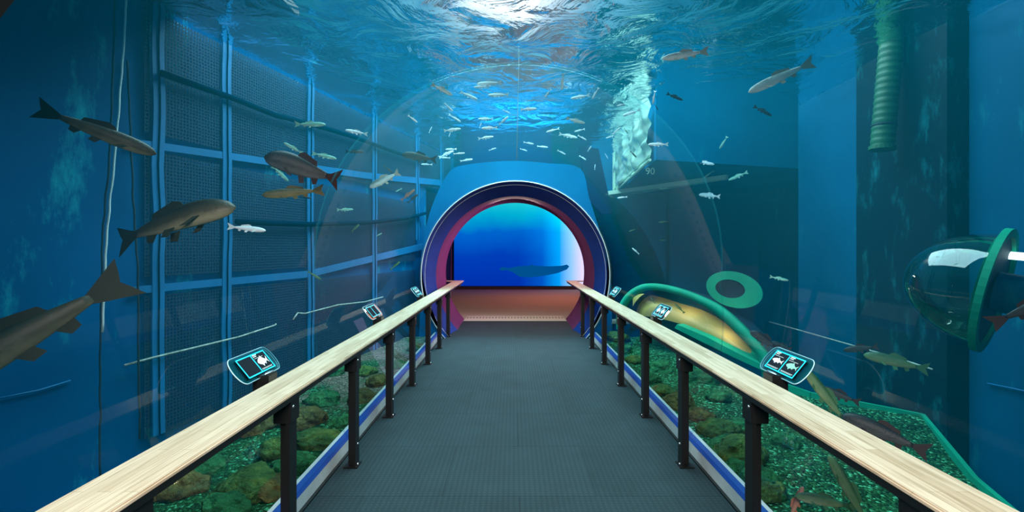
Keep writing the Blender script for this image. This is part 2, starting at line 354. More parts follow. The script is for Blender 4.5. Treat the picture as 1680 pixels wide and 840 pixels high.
struct(MB().box(-2.5, 3.5, 18.05, 18.15, 0, 3.9).build('wall_hall_back', M_hallwall))
struct(MB().box(-2.5, 3.5, 10.6, 18.15, 3.6, 3.7).build('ceiling_hall', M_hallwall))
hf = MB(); ha = ringpts(1.57, 1.06, 10.5); hb = [Vector((3.5 * math.cos(i / 72 * PI), 10.5, -0.05 + 3.65 * math.sin(i / 72 * PI))) for i in range(73)]
hf.grid([ha, hb, [p + Vector((0, 0.06, 0)) for p in hb], [p + Vector((0, 0.06, 0)) for p in ha]]); struct(hf.build('wall_hall_front', M_hallwall))
struct(MB().box(-2.36, 3.4, 17.98, 18.05, 0.0, 0.12).build('baseboard_hall', pbr('dark_red_baseboard', (0.05, 0.012, 0.01), 0.6)))
def mat_screen():
    t = NT('projected_sea_picture'); g = t.n('NewGeometry'); sp = t.n('SeparateXYZ'); t.ln(g.outputs['Position'], sp.inputs[0])
    mz = t.n('MapRange', i_1=0.12, i_2=3.5, i_Value=sp.outputs[2]); nz = t.n('TexNoise', i_Scale=0.9, i_Detail=4.0); t.ln(g.outputs['Position'], nz.inputs['Vector'])
    a = t.n('Math', operation='MULTIPLY_ADD', i_0=nz.outputs[0], i_1=0.16, i_2=-0.08); a2 = t.n('Math', operation='ADD', i_0=mz.outputs[0], i_1=a)
    r = t.ramp(a2.outputs[0], [(0.0, (0.0, 0.03, 0.42)), (0.35, (0.0, 0.05, 0.48)), (0.62, (0.0, 0.13, 0.62)), (0.80, (0.0, 0.42, 0.66)), (0.95, (0.01, 0.58, 0.68))])
    m2 = t.n('MapRange', i_1=0.2, i_2=2.7, i_Value=sp.outputs[0])
    r2 = t.ramp(m2.outputs[0], [(0.0, (0, 0, 0)), (0.35, (0.0, 0.06, 0.14)), (0.62, (0.0, 0.33, 0.55)), (0.80, (0.30, 0.58, 0.60)), (0.97, (0.85, 0.70, 0.85))])
    ad = t.n('MixRGB', blend_type='ADD', i_Fac=1.0, i_Color1=r, i_Color2=r2)
    e = t.n('Emission', i_Strength=1.0); t.ln(ad.outputs[0], e.inputs[0]); return t.surf(e)
scr = empty('projection_screen', (0, 17.95, 0.12), 'large glowing blue sea picture on the back wall of the hall', 'screen')
rebase(MB().box(-2.32, 3.3, 17.93, 17.98, 0.14, 3.55).build('picture', mat_screen(), scr))
wp = [(819, 441), (824, 438), (835, 440), (848, 437), (868, 436), (872, 434), (876, 436), (900, 437), (922, 436), (930, 434), (934, 437), (930, 442), (915, 448), (890, 453), (868, 455), (852, 454), (842, 447), (832, 443), (822, 444)]
pp = [px_plane(x, y, (0, 17.92, 0), Vector((0, 1, 0))) for x, y in wp]
t_ = NT('dim_teal_silhouette'); e_ = t_.n('Emission', i_Strength=1.0); e_.inputs[0].default_value = (0.0, 0.08, 0.28, 1); M_sil = t_.surf(e_)
rebase(MB().prism(pp, (0, 0.008, 0)).build('fish_silhouette', M_sil, scr))
struct(MB().tube([(-2.36, 17.4, 0), (-2.36, 17.4, 3.6)], 0.02, 8).build('trim_hall_pole', pbr('violet_pole', (0.3, 0.12, 0.3), 0.4)))

# ------------------------------------------------------------------ pool shell
ZT = 4.0
def vwall(name, pts, z0, z1, m, thick=(0, 0)):
    """vertical wall with real thickness along a plan polyline"""
    b = MB(); t = Vector((thick[0], thick[1], 0))
    a = [Vector((x, y, 0)) for x, y in pts]; o = [p + t for p in a]
    ring = a + o[::-1]
    b.prism([Vector((p.x, p.y, z0)) for p in ring], (0, 0, z1 - z0)); return struct(b.build(name, m))
vwall('wall_left', [(lw(0.9), 0.9), (lw(9.1), 9.1)], -0.9, ZT, M_wall_l, (-0.2, 0))
vwall('wall_left_end', [(lw(9.1), 9.1), (lw(10.5), 10.5)], 2.78, ZT, M_wall_l, (-0.2, 0))
vwall('wall_right', [(4.0, 0.9), (4.0, 6.59)], -0.9, ZT, M_wall_r, (0.2, 0))
vwall('wall_right_return', [(4.2, 6.45), (5.6, 6.45)], -0.9, ZT, M_wall_r, (0, 0.14))
vwall('wall_recess', [(5.5, 6.59), (5.5, 10.5)], -0.9, ZT, M_wall_r, (0.2, 0))
vwall('wall_end_right', [(1.70, 10.5), (5.7, 10.5)], -0.9, ZT, M_wall_e, (0, 0.1))
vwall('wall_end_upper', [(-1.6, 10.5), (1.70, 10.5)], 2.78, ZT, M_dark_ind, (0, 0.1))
vwall('wall_near_left', [(-4.2, 0.8), (-2.5, 0.8)], -0.9, ZT, M_wall_l, (0, 0.1))
vwall('wall_near_right', [(2.5, 0.8), (4.2, 0.8)], -0.9, ZT, M_wall_r, (0, 0.1))
struct(MB().box(1.45, 5.7, 0.8, 10.6, -0.95, -0.85).build('floor_deep_pool', M_wall_r))
struct(MB().box(-4.3, -1.44, 0.8, 10.6, -0.35, -0.25).build('floor_pool_left', M_wall_l))
pil = MB(); pil.prism([(4.0, 5.30, -0.85), (3.84, 5.26, -0.85), (3.80, 4.7, -0.85), (3.84, 4.16, -0.85), (4.0, 4.12, -0.85)], (0, 0, ZT + 0.85)); struct(pil.build('wall_right_pilaster', M_pilaster))

sk = MB().box(-4.2, 4.2, 6.0, 14.5, 6.75, 6.8)  # added glowing panel; bright centre and fade painted into its emission
t_ = NT('painted_glow_gradient'); g_ = t_.n('NewGeometry'); mp_ = t_.n('Mapping'); mp_.inputs['Location'].default_value = (0.02, -1.98, 0); mp_.inputs['Scale'].default_value = (0.30, 0.21, 0.0); t_.ln(g_.outputs['Position'], mp_.inputs[0])
gr_n = t_.n('TexGradient', gradient_type='SPHERICAL'); t_.ln(mp_.outputs[0], gr_n.inputs[0])
nz_ = t_.n('TexNoise', i_Scale=1.1, i_Detail=4.0); t_.ln(g_.outputs['Position'], nz_.inputs['Vector'])
rm_ = t_.ramp(gr_n.outputs[0], [(0.0, (0.02, 0.20, 0.32)), (0.4, (0.16, 0.52, 0.72)), (1.0, (1.7, 1.75, 1.8))], 'EASE'); rn_ = t_.ramp(nz_.outputs[0], [(0.3, (0.5, 0.6, 0.7)), (0.7, (1.3, 1.25, 1.2))])
mm_ = t_.n('MixRGB', blend_type='MULTIPLY', i_Fac=1.0, i_Color1=rm_, i_Color2=rn_); e_ = t_.n('Emission', i_Strength=1.0); t_.ln(mm_.outputs[0], e_.inputs[0]); M_glow = t_.surf(e_)
struct(sk.build('added_glow_panel', M_glow))
# water body: pool box minus the tunnel and the hall (Boolean keeps it one closed volume)
def water():
    bx = MB().prism([(lw(0.92) + 0.002, 0.92, -0.84), (lw(9.1) + 0.002, 9.1, -0.84), (lw(10.49) + 0.002, 10.49, -0.84), (5.49, 10.49, -0.84), (5.49, 6.6, -0.84), (3.99, 6.58, -0.84), (3.99, 0.92, -0.84)], (0, 0, ZS + 0.84)).build('water', mat_water(ZS))
    cut = MB(); prof = [(p.x, p.z) for p in arc(R + 0.004, ZC, 0, 0.0, 64)]
    prof = [(prof[0][0], -2)] + prof + [(prof[-1][0], -2)]
    cut.prism([(x, -1.0, z) for x, z in prof], (0, 15, 0)); c = cut.build('cut', M_black)
    md = bx.modifiers.new('b', 'BOOLEAN'); md.object = c; md.operation = 'DIFFERENCE'; md.solver = 'EXACT'
    dg = bpy.context.evaluated_depsgraph_get(); me = bpy.data.meshes.new_from_object(bx.evaluated_get(dg))
    bx.modifiers.clear(); bx.data = me; bpy.data.objects.remove(c); return bx
wt = water(); struct(wt)

# overhanging box on the right
ob_ = empty('overhang_box', (3.2, 8.2, 2.8), 'blue box-shaped overhang under the water surface, right of the portal', 'overhang')
zb = 2.835
P1 = Vector((px(1076, 262, 6.5).x, 6.5, zb)); P2 = Vector((5.48, 7.55, zb)); P3 = Vector((5.48, 10.45, zb)); P4 = Vector((px(1013, 318, 10.4).x, 10.4, zb))
bb = MB().prism([P1, P2, P3, P4], (0, 0, ZT - zb)); rebase(bb.build('box', M_box, ob_))
# rippled glass pane on the inner side
n4 = (P4 - P1).normalized(); nn = Vector((-n4.y, n4.x, 0))
L = (P4 - P1).length
pane = MB(); rows = []
for i in range(61):
    u = 0.10 + (L - 0.2) * i / 60; row = []
    for j in range(31):
        v = 0.05 + (ZS - zb - 0.05) * j / 30
        dz = 0.10 * noise.noise(Vector((u * 1.9, v * 4.2, 0.3))) + 0.05 * noise.noise(Vector((u * 4.5, v * 9, 7)))
        row.append(P1 + n4 * u + Vector((0, 0, v)) + nn * (0.06 + dz))
    rows.append(row)
pane.grid(rows)
M_pane = pbr('rippled_pale_green_glass', (0.55, 0.72, 0.55), 0.15, spec=0.8, coat=0.5)
rebase(pane.build('rippled_pane', M_pane, ob_, True))
M_frame = pbr('pale_green_frame', (0.55, 0.72, 0.55), 0.5)
fr = MB()
for a_, b_, w_ in ((P1, P4, 0.022), (P1 + Vector((0, 0, .07)), P4 + Vector((0, 0, .07)), 0.014), (P4, P4 + Vector((0, 0, ZS - zb)), 0.03), (P4 - n4 * 0.16, P4 - n4 * 0.16 + Vector((0, 0, ZS - zb)), 0.02)):
    fr.tube([a_ + nn * 0.08, b_ + nn * 0.08], w_, 6)
rebase(fr.build('pane_frame', M_frame, ob_))
bmq = [px(x, y, 0) for x, y in ()]
lb = MB(); A_ = P4 + Vector((0.02, -0.1, -0.02)); B_ = Vector((px(1195, 287, 7.7).x, 7.7, zb - 0.02))
dv = (B_ - A_).normalized(); sv = Vector((dv.y, -dv.x, 0))
lb.prism([A_, B_, B_ + sv * 0.06, A_ + sv * 0.5], (0, 0, -0.08)); rebase(lb.build('underside_beam', M_frame, ob_))
fc = bpy.data.curves.new('painted_number', 'FONT'); fc.body = '90'; fc.size = 0.14; fc.extrude = 0.003; fo = bpy.data.objects.new('painted_number', fc); COL.objects.link(fo); bpy.context.view_layer.update(); me_ = bpy.data.meshes.new_from_object(fo); bpy.data.objects.remove(fo); me_.materials.append(M_frame); fo = link('painted_number', me_)
fo.parent = ob_; fo.matrix_parent_inverse = Matrix.Translation(-ob_.location); fo.location = px(1059, 286, 6.9); fo.rotation_euler = (PI / 2, 0, 0)

# ------------------------------------------------------------------ netting on the left wall
def lwp(x, y, off=0.0):
    """the point of the left wall seen at that place in the photograph's frame (the wall runs X = -(4.09-0.262 d))"""
    d = 3120.7 / ((VX - x) + 199.9); p = px(x, y, d); return p + Vector((0.967, -0.253, 0)) * off
def on_wall(d, z, off=0.0): return Vector((lw(d), d, z)) + Vector((0.967, -0.253, 0)) * off
BARS = [3.95, 4.61, 5.80, 7.22, 8.64, 9.72]      # distances of the upright straps
BW = [0.10, 0.10, 0.11, 0.12, 0.13, 0.13]
def zl_u(d): return 2.46 + 0.074 * (d - 3.9) if d < 7 else 2.69 + 0.10 * (d - 7.0)
def zl_l(d): return 1.26 + 0.01 * (d - 3.9) if d < 5.8 else 1.28 + 0.115 * (d - 5.8)
net = empty('netting_screen', (lw(6.5) + 0.1, 6.5, 0), 'dark netting screen with light blue straps along the left pool wall', 'net')
def strip(f0, f1, n=12, th=0.012, off=0.05):
    rows = []
    for i in range(n + 1):
        a, b = f0(i / n), f1(i / n); nv = Vector((0.967, -0.253, 0)) * th
        rows.append([a, b, b - nv, a - nv])
    return MB().grid(rows, close_v=True, cap=True)
for d, w in zip(BARS, BW):
    jit = lambda z: 0.02 * noise.noise(Vector((d * 3, z * 2.0, 0)))
    zlo = 0.02 if d < 8.2 else (1.75 if d < 9.1 else 2.8)
    b = strip(lambda u: on_wall(d - w / 2 + jit(u * 3.6), zlo + (3.66 - zlo) * u, 0.06), lambda u: on_wall(d + w / 2 + jit(u * 3.6), zlo + (3.66 - zlo) * u, 0.06), 24)
    o = rebase(b.build('upright_strap', M_bar, net))
    q = MB().tube([on_wall(d + jit(u / 24 * 3.6), zlo + (3.66 - zlo) * u / 24, 0.066) for u in range(25)], 0.006, 5)
    q.build('strap_seam', M_shadow_seam, o)
for fz, hw in ((zl_u, 0.030), (zl_l, 0.030)):
    b = strip(lambda u: on_wall(3.75 + 6.4 * u, fz(3.75 + 6.4 * u) - hw - 0.008 * u * 4, 0.055), lambda u: on_wall(3.75 + 6.4 * u, fz(3.75 + 6.4 * u) + hw + 0.008 * u * 4, 0.055), 24) if fz is zl_u else \
        strip(lambda u: on_wall(3.75 + 5.3 * u, fz(3.75 + 5.3 * u) - hw - 0.03 * u, 0.055), lambda u: on_wall(3.75 + 5.3 * u, fz(3.75 + 5.3 * u) + hw + 0.03 * u, 0.055), 24)
    rebase(b.build('cross_strap', M_bar, net))
def mat_net():
    t = NT('dark_knotted_netting'); g = t.n('NewGeometry'); sp = t.n('SeparateXYZ'); t.ln(g.outputs['Position'], sp.inputs[0])
    cb = t.n('CombineXYZ', i_X=sp.outputs[1], i_Y=sp.outputs[2])
    v = t.n('TexVoronoi', i_Scale=34.0, feature='DISTANCE_TO_EDGE', voronoi_dimensions='2D'); v.inputs['Randomness'].default_value = 0.25; t.ln(cb.outputs[0], v.inputs['Vector'])
    hole = t.n('Math', operation='GREATER_THAN', i_0=v.outputs['Distance'], i_1=0.17)
    b = t.n('BsdfPrincipled', i_Roughness=0.8); b.inputs['Base Color'].default_value = (0.003, 0.030, 0.075, 1)
    tr = t.n('BsdfTransparent'); mx = t.n('MixShader', i_Fac=hole); t.ln(b.outputs[0], mx.inputs[1]); t.ln(tr.outputs[0], mx.inputs[2]); return t.surf(mx)
M_net = mat_net()
cols = [3.85] + BARS + [10.3]
for i in range(len(cols) - 1):
    a, b = cols[i] + (0.06 if i else 0.0), cols[i + 1] - 0.06
    zlo = 0.02 if b < 8.9 else (1.75 if b < 9.0 else 2.8)
    seg = [(zlo, 1.2), (1.36, 2.42), (2.56, 3.6)] if zlo < 1 else ([(max(zlo, 1.75), 2.72), (2.84, 3.6)] if zlo < 2.8 else [(2.8, 3.6)])
    for z0, z1 in seg:
        m = lambda d, z: on_wall(d, z, 0.035)
        b_ = MB().prism([m(a, z0), m(b, z0), m(b, z1), m(a, z1)], Vector((0.967, -0.253, 0)) * 0.004)
        rebase(b_.build('netting', M_net, net))
# dark tubes standing in for the strap shadows, and cables along the wall
def cable(name, label, pts, r, m, cat='cable'):
    o = MB().tube(pts, r, 8).build(name, m, None, True); return tag(o, label, cat)
cable('strap_shadow', 'dim dark strap shadow crossing the upper netting on the left wall', [lwp(x, y, 0.10) for x, y in ((250, 122), (370, 163), (440, 190), (500, 205), (560, 222), (640, 250), (700, 270))], 0.030, M_shadow_seam, 'pipe')
cable('strap_shadow', 'dim dark strap shadow crossing the lower netting on the left wall', [lwp(x, y, 0.10) for x, y in ((375, 364), (440, 367), (500, 368), (590, 366), (660, 358), (690, 350))], 0.030, M_shadow_seam, 'pipe')
def wob(pts, d, amp=2.5):
    out = []
    for i in range(len(pts) - 1):
        for k in range(8):
            u = k / 8; x = pts[i][0] * (1 - u) + pts[i + 1][0] * u; y = pts[i][1] * (1 - u) + pts[i + 1][1] * u
            out.append(px(x + amp * noise.noise(Vector((y * 0.03, d, 1))), y, d))
    return out
cable('hanging_strand', 'white rope hanging down in front of the plain left wall', wob([(209, -20), (199, 120), (188, 250), (178, 360), (172, 440), (167, 560)], 3.3), 0.007, M_rope, 'rope')
cable('hanging_strand', 'dark line running just left of the white rope', wob([(189, -20), (184, 140), (178, 270), (168, 400), (165, 520), (164, 640), (164, 800)], 3.36), 0.007, M_darkline, 'rope')  # thin dark strand beside the white one
cable('hanging_strand', 'black rope running down the edge of the netting', wob([(209, 100), (214, 230), (219, 330), (226, 440), (227, 580), (230, 740)], 3.72, 2.0), 0.008, M_darkline, 'rope')
cable('hanging_line', 'thin pale line hanging above the middle of the portal', [px(853, 0, 5.0) + Vector((0, 0, 0.3)), px(851, 120, 5.0), px(849, 200, 5.3), px(848, 262, 5.6)], 0.0035, M_rope, 'line')
for i, (pts) in enumerate([[(190, 598), (240, 585), (300, 571), (380, 552), (440, 533), (442, 531)], [(470, 524), (478, 513), (490, 514), (545, 500), (590, 495), (620, 487)]]):
    cable('sediment_ledge', ['long pale sediment line on the left wall below the netting', 'short pale jagged sediment line on the left wall nearer the portal'][i], [lwp(x, y + (0 if i == 0 else 0), 0.09) for x, y in pts], 0.009, M_sediment, 'ledge')
cable('sediment_ledge', 'faint sediment line on the plain left wall by the big blurred fish', [lwp(x, y, 0.02) for x, y in ((-20, 656), (60, 640), (112, 624))], 0.006, M_bar, 'ledge')
def rwp(x, y, off=0.0): d = (4.0 - off - CX) * F / (x - VX); return px(x, y, d)
cable('sediment_ledge', 'long pale sediment line along the right wall', [rwp(x, y, 0.22) for x, y in ((1262, 528), (1330, 547), (1400, 567), (1470, 587), (1530, 606))], 0.008, M_sediment, 'ledge')
cable('sediment_ledge', 'faint sediment line low on the far right wall', [rwp(x, y, 0.02) for x, y in ((1620, 629), (1660, 637), (1700, 646))], 0.006, M_bar, 'ledge')
# unseen slab added above the water to shade the top of the left wall
pf = empty('shade_blocker', (-3.4, 3.2, 3.75), 'unseen dark slab added for shading the top of the left wall', 'blocker')
rebase(MB().prism([(lw(2.3) + .01, 2.3, 3.66), (lw(4.15) + .01, 4.15, 3.66), (-1.95, 4.15, 3.66), (-1.95, 2.3, 3.66)], (0, 0, 0.08)).build('blocker_slab', M_black, pf))
rebase(MB().box(-3.4, -1.95, 2.3, 2.36, 3.74, 4.1).build('blocker_upstand', M_black, pf))

# ------------------------------------------------------------------ gravel beds
def inside(p, poly):
    c = False; j = len(poly) - 1
    for i in range(len(poly)):
        if (poly[i][1] > p[1]) != (poly[j][1] > p[1]) and p[0] < (poly[j][0] - poly[i][0]) * (p[1] - poly[i][1]) / (poly[j][1] - poly[i][1]) + poly[i][0]: c = not c
        j = i
    return c
def ghz(x, y):
    lo = 0.34 * max(0, min(1, (4.9 - y) / 1.2)) * max(0, min(1, (-x - 2.55) / 0.5)) if x < 0 else 0
    return 0.02 - lo + 0.05 * noise.noise(Vector((x * 1.3, y * 1.3, 3))) + 0.018 * noise.noise(Vector((x * 5, y * 5, 9)))
def gravel(name, xl, xr, y0, y1, nx, ny, m):
    g = MB(); rows = []
    for j in range(ny + 1):
        y = y0 + (y1 - y0) * j / ny; a, b = xl(y), xr(y)
        rows.append([Vector((a + (b - a) * i / nx, y, ghz(a + (b - a) * i / nx, y))) for i in range(nx + 1)])
    g.grid(rows); lo = [[Vector((r[0].x, r[0].y, -0.3)) for r in rows], [r[0] for r in rows]]; g.grid(lo)
    g.grid([[r[-1] for r in rows], [Vector((r[-1].x, r[-1].y, -0.3)) for r in rows]])
    return g.build(name, m, None, True)
gl_ = gravel('gravel_bed', lambda y: lw(min(y, 9.0)) + 0.005, lambda y: -KX - 0.10, 1.16, 8.2, 60, 180, M_gravel_brown); gl_['kind'] = 'stuff'; tag(gl_, 'green gravel bed left of the walkway', 'gravel')
TR = [(2.3, 1.3), (3.04, 3.1), (3.73, 4.28), (3.11, 4.92), (2.98, 5.4), (2.98, 8.2)]
def tray_x(y):
    for (a, b), (c, d) in zip(TR, TR[1:]):
        if b <= y <= d: return a + (c - a) * (y - b) / (d - b)
    return TR[0][0] if y < TR[0][1] else TR[-1][0]
gr_ = gravel('gravel_bed', lambda y: KX + 0.10, tray_x, 1.16, 8.2, 60, 180, M_gravel); gr_['kind'] = 'stuff'; tag(gr_, 'green gravel bed right of the walkway', 'gravel')
ed = MB()
for (a, b), (c, d) in zip(TR[:4], TR[1:5]):
    p, q = Vector((a, b, 0)), Vector((c, d, 0)); t2 = (q - p).normalized(); s2 = Vector((t2.y, -t2.x, 0)) * 0.016
    ed.prism([p - s2 + Vector((0, 0, -.3)), p + s2 + Vector((0, 0, -.3)), p + s2 + Vector((0, 0, .075)), p - s2 + Vector((0, 0, .075))], q - p)
tag(ed.build('gravel_bed_edging', M_green), 'sea green edging around the right gravel bed', 'edging')

# boulders
def rock_mesh(seed, mat):
    b = bmesh.new(); bmesh.ops.create_icosphere(b, subdivisions=4, radius=1.0); o = Vector((seed * 7.3, seed * 3.1, seed))
    for v in b.verts:
        n = v.co.normalized(); k = 1 + 0.30 * noise.noise(n * 1.1 + o) + 0.13 * noise.noise(n * 2.6 + o) + 0.05 * noise.noise(n * 6 + o)
        vo = noise.voronoi(n * 1.5 + o)[0]; k *= 1 - 0.42 * max(0, 0.28 - (vo[1] - vo[0])) ; k *= 0.86 + 0.30 * vo[0]
        v.co = n * k; v.co.x = max(-0.8 + .05 * noise.noise(n * 5), min(0.85, v.co.x))
    m = MB(); m.bm.free(); m.bm = b; return m.mesh('boulder', mat, True)
rmesh = [[rock_mesh(i + 10 * j, M_rocks[j]) for i in range(3)] for j in range(3)]
tint = ['olive', 'green', 'brown']; ordn = ['first', 'second', 'third', 'fourth', 'fifth', 'sixth', 'seventh', 'eighth', 'ninth', 'tenth', 'eleventh', 'twelfth', 'thirteenth', 'fourteenth', 'fifteenth', 'sixteenth', 'seventeenth', 'eighteenth', 'nineteenth', 'twentieth', 'twenty-first', 'twenty-second', 'twenty-third', 'twenty-fourth', 'twenty-fifth', 'twenty-sixth', 'twenty-seventh', 'twenty-eighth', 'twenty-ninth', 'thirtieth']
spots = {'left': [(410, 700, 62, 2), (330, 760, 70, 1), (455, 735, 55, 0), (400, 800, 80, 0), (300, 800, 66, 2), (530, 655, 44, 1), (500, 690, 60, 2), (528, 720, 50, 0), (500, 760, 60, 1), (470, 800, 50, 2), (545, 610, 34, 1), (560, 690, 30, 1), (612, 650, 40, 2), (660, 600, 28, 1), (652, 625, 34, 2), (600, 610, 30, 0), (690, 570, 22, 0), (600, 690, 30, 1), (370, 830, 60, 1)],
         'right': [(1000, 545, 30, 0), (1010, 575, 26, 1), (1040, 590, 26, 0), (1042, 620, 30, 1), (1085, 600, 34, 1), (1090, 640, 30, 0), (1100, 660, 46, 2), (1150, 620, 40, 1), (1150, 680, 38, 2), (1180, 705, 58, 0), (1150, 735, 60, 1), (1190, 745, 70, 0), (1215, 700, 44, 1), (1200, 790, 60, 1), (1222, 800, 50, 0), (1180, 650, 34, 1), (1145, 770, 40, 1), (1290, 720, 40, 1), (1060, 640, 22, 2)]}
for side in spots:
    rows = []
    for (x, y, w, k) in spots[side]:
        d = F * (H - 0.05) / (y - VY); rows.append((d, x, w, k))
    rows.sort(); cnt = {}
    for d, x, w, k in rows:
        p = px(x, VY + F * (H - 0.05) / d, d); r = w / F * d * 0.68
        d = min(d, 8.15 - r)
        if abs(p.x) - r * 0.9 < KX + 0.12: p.x = math.copysign(KX + 0.12 + r * 0.9, p.x)
        if side == 'right': p.x = min(p.x, tray_x(d) - r * 0.8)
        o = link('boulder', rmesh[k][random.randrange(3)]); o.location = (p.x, d, ghz(p.x, d) + r * 0.10)
        o.scale = (r, r * random.uniform(0.75, 1.1), r * random.uniform(0.45, 0.6)); o.rotation_euler = (random.uniform(-.15, .15), random.uniform(-.15, .15), random.uniform(0, 6.28))
        i = cnt.get(k, 0); cnt[k] = i + 1
        tag(o, f'{tint[k]} boulder on the {side} gravel bed, {ordn[i]} {tint[k]} one from the viewer', 'rock', f'boulders on the {side} gravel bed')

# ------------------------------------------------------------------ arched niche on the right
pA = Vector((px(1020, 500, 7.6).x, 7.6, 0)); pB = Vector((px(1255, 605, 5.5).x, 5.5, 0))
u_ = (pB - pA).normalized(); n_ = Vector((-u_.y, u_.x, 0))
if n_.y < 0: n_ = -n_
pq = lambda x, y: px_plane(x, y, pA, n_)
oa = smooth_path([(1011, 540), (1012, 510), (1024, 486), (1044, 470), (1066, 465), (1100, 470), (1140, 483), (1180, 503), (1222, 540), (1262, 590), (1272, 625)])
ia = smooth_path([(1019, 545), (1020, 513), (1031, 492), (1048, 480), (1068, 476), (1098, 480), (1136, 493), (1172, 514), (1206, 545), (1240, 582), (1250, 618)])
ar = empty('arched_niche', (2.4, 6.6, 0), 'green-rimmed arched niche with a golden inside on the right gravel bed', 'niche')
o3 = [pq(*p) for p in oa]; i3 = [pq(*p) for p in ia]; nb = n_ * 0.07
rebase(MB().grid([o3, i3, [p + nb for p in i3], [p + nb for p in o3]], close_u=True).build('arch_rim', M_green, ar, True))
i3c = [p + n_ * 0.5 for p in i3]
back = MB(); cen = sum(i3c, Vector()) / len(i3c)
f_ = [back.bm.verts.new(p) for p in i3c]; back.bm.faces.new(f_); back.grid([[p + n_ * 0.2 for p in i3], i3c])
rebase(back.build('niche_back', M_neck, ar))
# golden curved panel inside
tp = smooth_path([(1038, 489), (1052, 482), (1078, 486), (1115, 497), (1165, 514), (1210, 545), (1243, 580)], 30); bt = smooth_path([(1038, 508), (1052, 517), (1080, 522), (1118, 532), (1160, 548), (1205, 572), (1243, 592)], 30)
rows = []
for k in range(13):
    w = k / 12; bul = math.sin(w * PI / 2)
    rows.append([px_plane(tp[i][0] * (1 - w) + bt[i][0] * w, tp[i][1] * (1 - w) + bt[i][1] * w, pA + n_ * (0.42 - 0.30 * bul * min(1, i / 9)), n_) for i in range(31)])
rebase(MB().grid(rows).build('golden_panel', M_gold, ar, True))
sl = [(1112, 532), (1160, 552), (1210, 578), (1256, 600), (1258, 610), (1205, 586), (1150, 559), (1108, 538)]
rebase(MB().prism([pq(*p) - n_ * 0.02 for p in sl], n_ * 0.3).build('sill', M_green, ar))
lp = bpy.data.lights.new('niche_lamp', 'POINT'); lp.energy = 5; lp.color = (1.0, 0.78, 0.42); lp.shadow_soft_size = 0.08
lo_ = bpy.data.objects.new('niche_lamp', lp); COL.objects.link(lo_); lo_.location = px_plane(1120, 488, pA + n_ * 0.12, n_)
lq = bpy.data.lights.new('niche_lamp', 'POINT'); lq.energy = 3; lq.color = (1.0, 0.78, 0.42); lq.shadow_soft_size = 0.06
lo2 = bpy.data.objects.new('niche_lamp', lq); COL.objects.link(lo2); lo2.location = px_plane(1195, 530, pA + n_ * 0.12, n_)

# oval porthole
def frame_from(axis):
    z = axis.normalized(); x = Vector((0, 0, 1)).cross(z).normalized(); y = z.cross(x); return x, y, z
pc = px(1204, 475, 6.2); ax = (pc - Vector((CX, 0, H))).normalized(); X_, Y_, Z_ = frame_from(ax)
ph = empty('porthole_pipe', pc, 'oval sea green porthole flange with a dark opening, floating beyond the niche', 'porthole')
k_ = pc.y / F * (1 / ax.y) * ax.y
def oval(cx, cy, a, b, dz, n=48, rot=-0.2):
    out = []
    for i in range(n):
        t = 2 * PI * i / n; u, v = a * math.cos(t), b * math.sin(t); u, v = u * math.cos(rot) - v * math.sin(rot), u * math.sin(rot) + v * math.cos(rot)
        out.append(pc + X_ * (cx + u) - Y_ * (-(cy + v)) * 1.0 + Z_ * dz)
    return out
s_ = 6.2 / F * 0.97; sg = 1 if X_.x > 0 else -1
o1 = oval(0, 0, 44 * s_, 30 * s_, 0, rot=-0.25 * sg); h1 = oval(-6 * s_ * sg, 1 * s_, 23 * s_, 15.5 * s_, 0, rot=-0.15 * sg)
o2 = [p + Z_ * 0.06 for p in o1]; h2 = [p + Z_ * 0.5 for p in h1]
rebase(MB().grid([h2, h1, o1, o2, [p + Z_ * 0.06 for p in h1]], close_v=True).build('flange', M_green, ph))
bk = MB(); bk.bm.faces.new([bk.bm.verts.new(p + Z_ * 0.12) for p in h1]); rebase(bk.build('dark_opening', M_neck, ph))
rebase(MB().grid([[p + Z_ * 0.05 for p in h1], [p + Z_ * 3.9 for p in h1]], close_v=True).build('pipe', M_greendark, ph, True))

# hanging green pipe on the right
gp = empty('green_pipe', px(1446, 245, 4.6), 'short green corrugated pipe hanging down by the dark stained pilaster', 'pipe')
a_, b_ = px(1447, 246, 4.6), px(1464, 40, 4.6); b_.z = min(b_.z, 3.75); pts = []; rd = []
for i in range(61):
    pts.append(a_.lerp(b_, i / 60)); rd.append(0.100 + 0.004 * math.sin(i * 1.9))
rebase(MB().tube(pts, rd, 20, cap=True).build('corrugated_tube', M_greenpipe, gp, True))
rebase(MB().tube([a_.lerp(b_, 0.0), a_.lerp(b_, 0.03)], 0.112, 20).build('end_collar', M_greenpipe, gp))
rebase(MB().tube([a_.lerp(b_, 0.2), a_.lerp(b_, 0.21)], 0.108, 20).build('dark_band', M_neck, gp))

# bubble window
dc = px(1634, 478, 3.2); va = (dc - Vector((CX, 0, H))).normalized(); side_ = Vector((0, 0, 1)).cross(va).normalized()     # towards the left of the view
ax_ = (side_ * math.cos(0.15) + va * math.sin(0.15) + Vector((0, 0, 0.20))).normalized()
X2, Y2, Z2 = frame_from(ax_)
bw = empty('bubble_window', dc, 'clear bulging dome window with a sea green flange on the right wall', 'window')
sp_ = 3.2 / F
def ring2(r, h, n=48): return [dc + (X2 * math.cos(2 * PI * i / n) + Y2 * math.sin(2 * PI * i / n)) * r + Z2 * h for i in range(n)]
ro_, ri_ = 104 * sp_, 93 * sp_; DL = 166 * 3.2 / F * va.y
rows = [ring2(ri_ * math.cos(t), 0.02 + DL * math.sin(t)) for t in [i / 14 * PI / 2 * 0.985 for i in range(15)]]
dm = MB().grid(rows, close_v=True); dm.bm.faces.new([v for v in dm.bm.verts][-48:]); rebase(dm.build('dome', M_dome, bw, True))
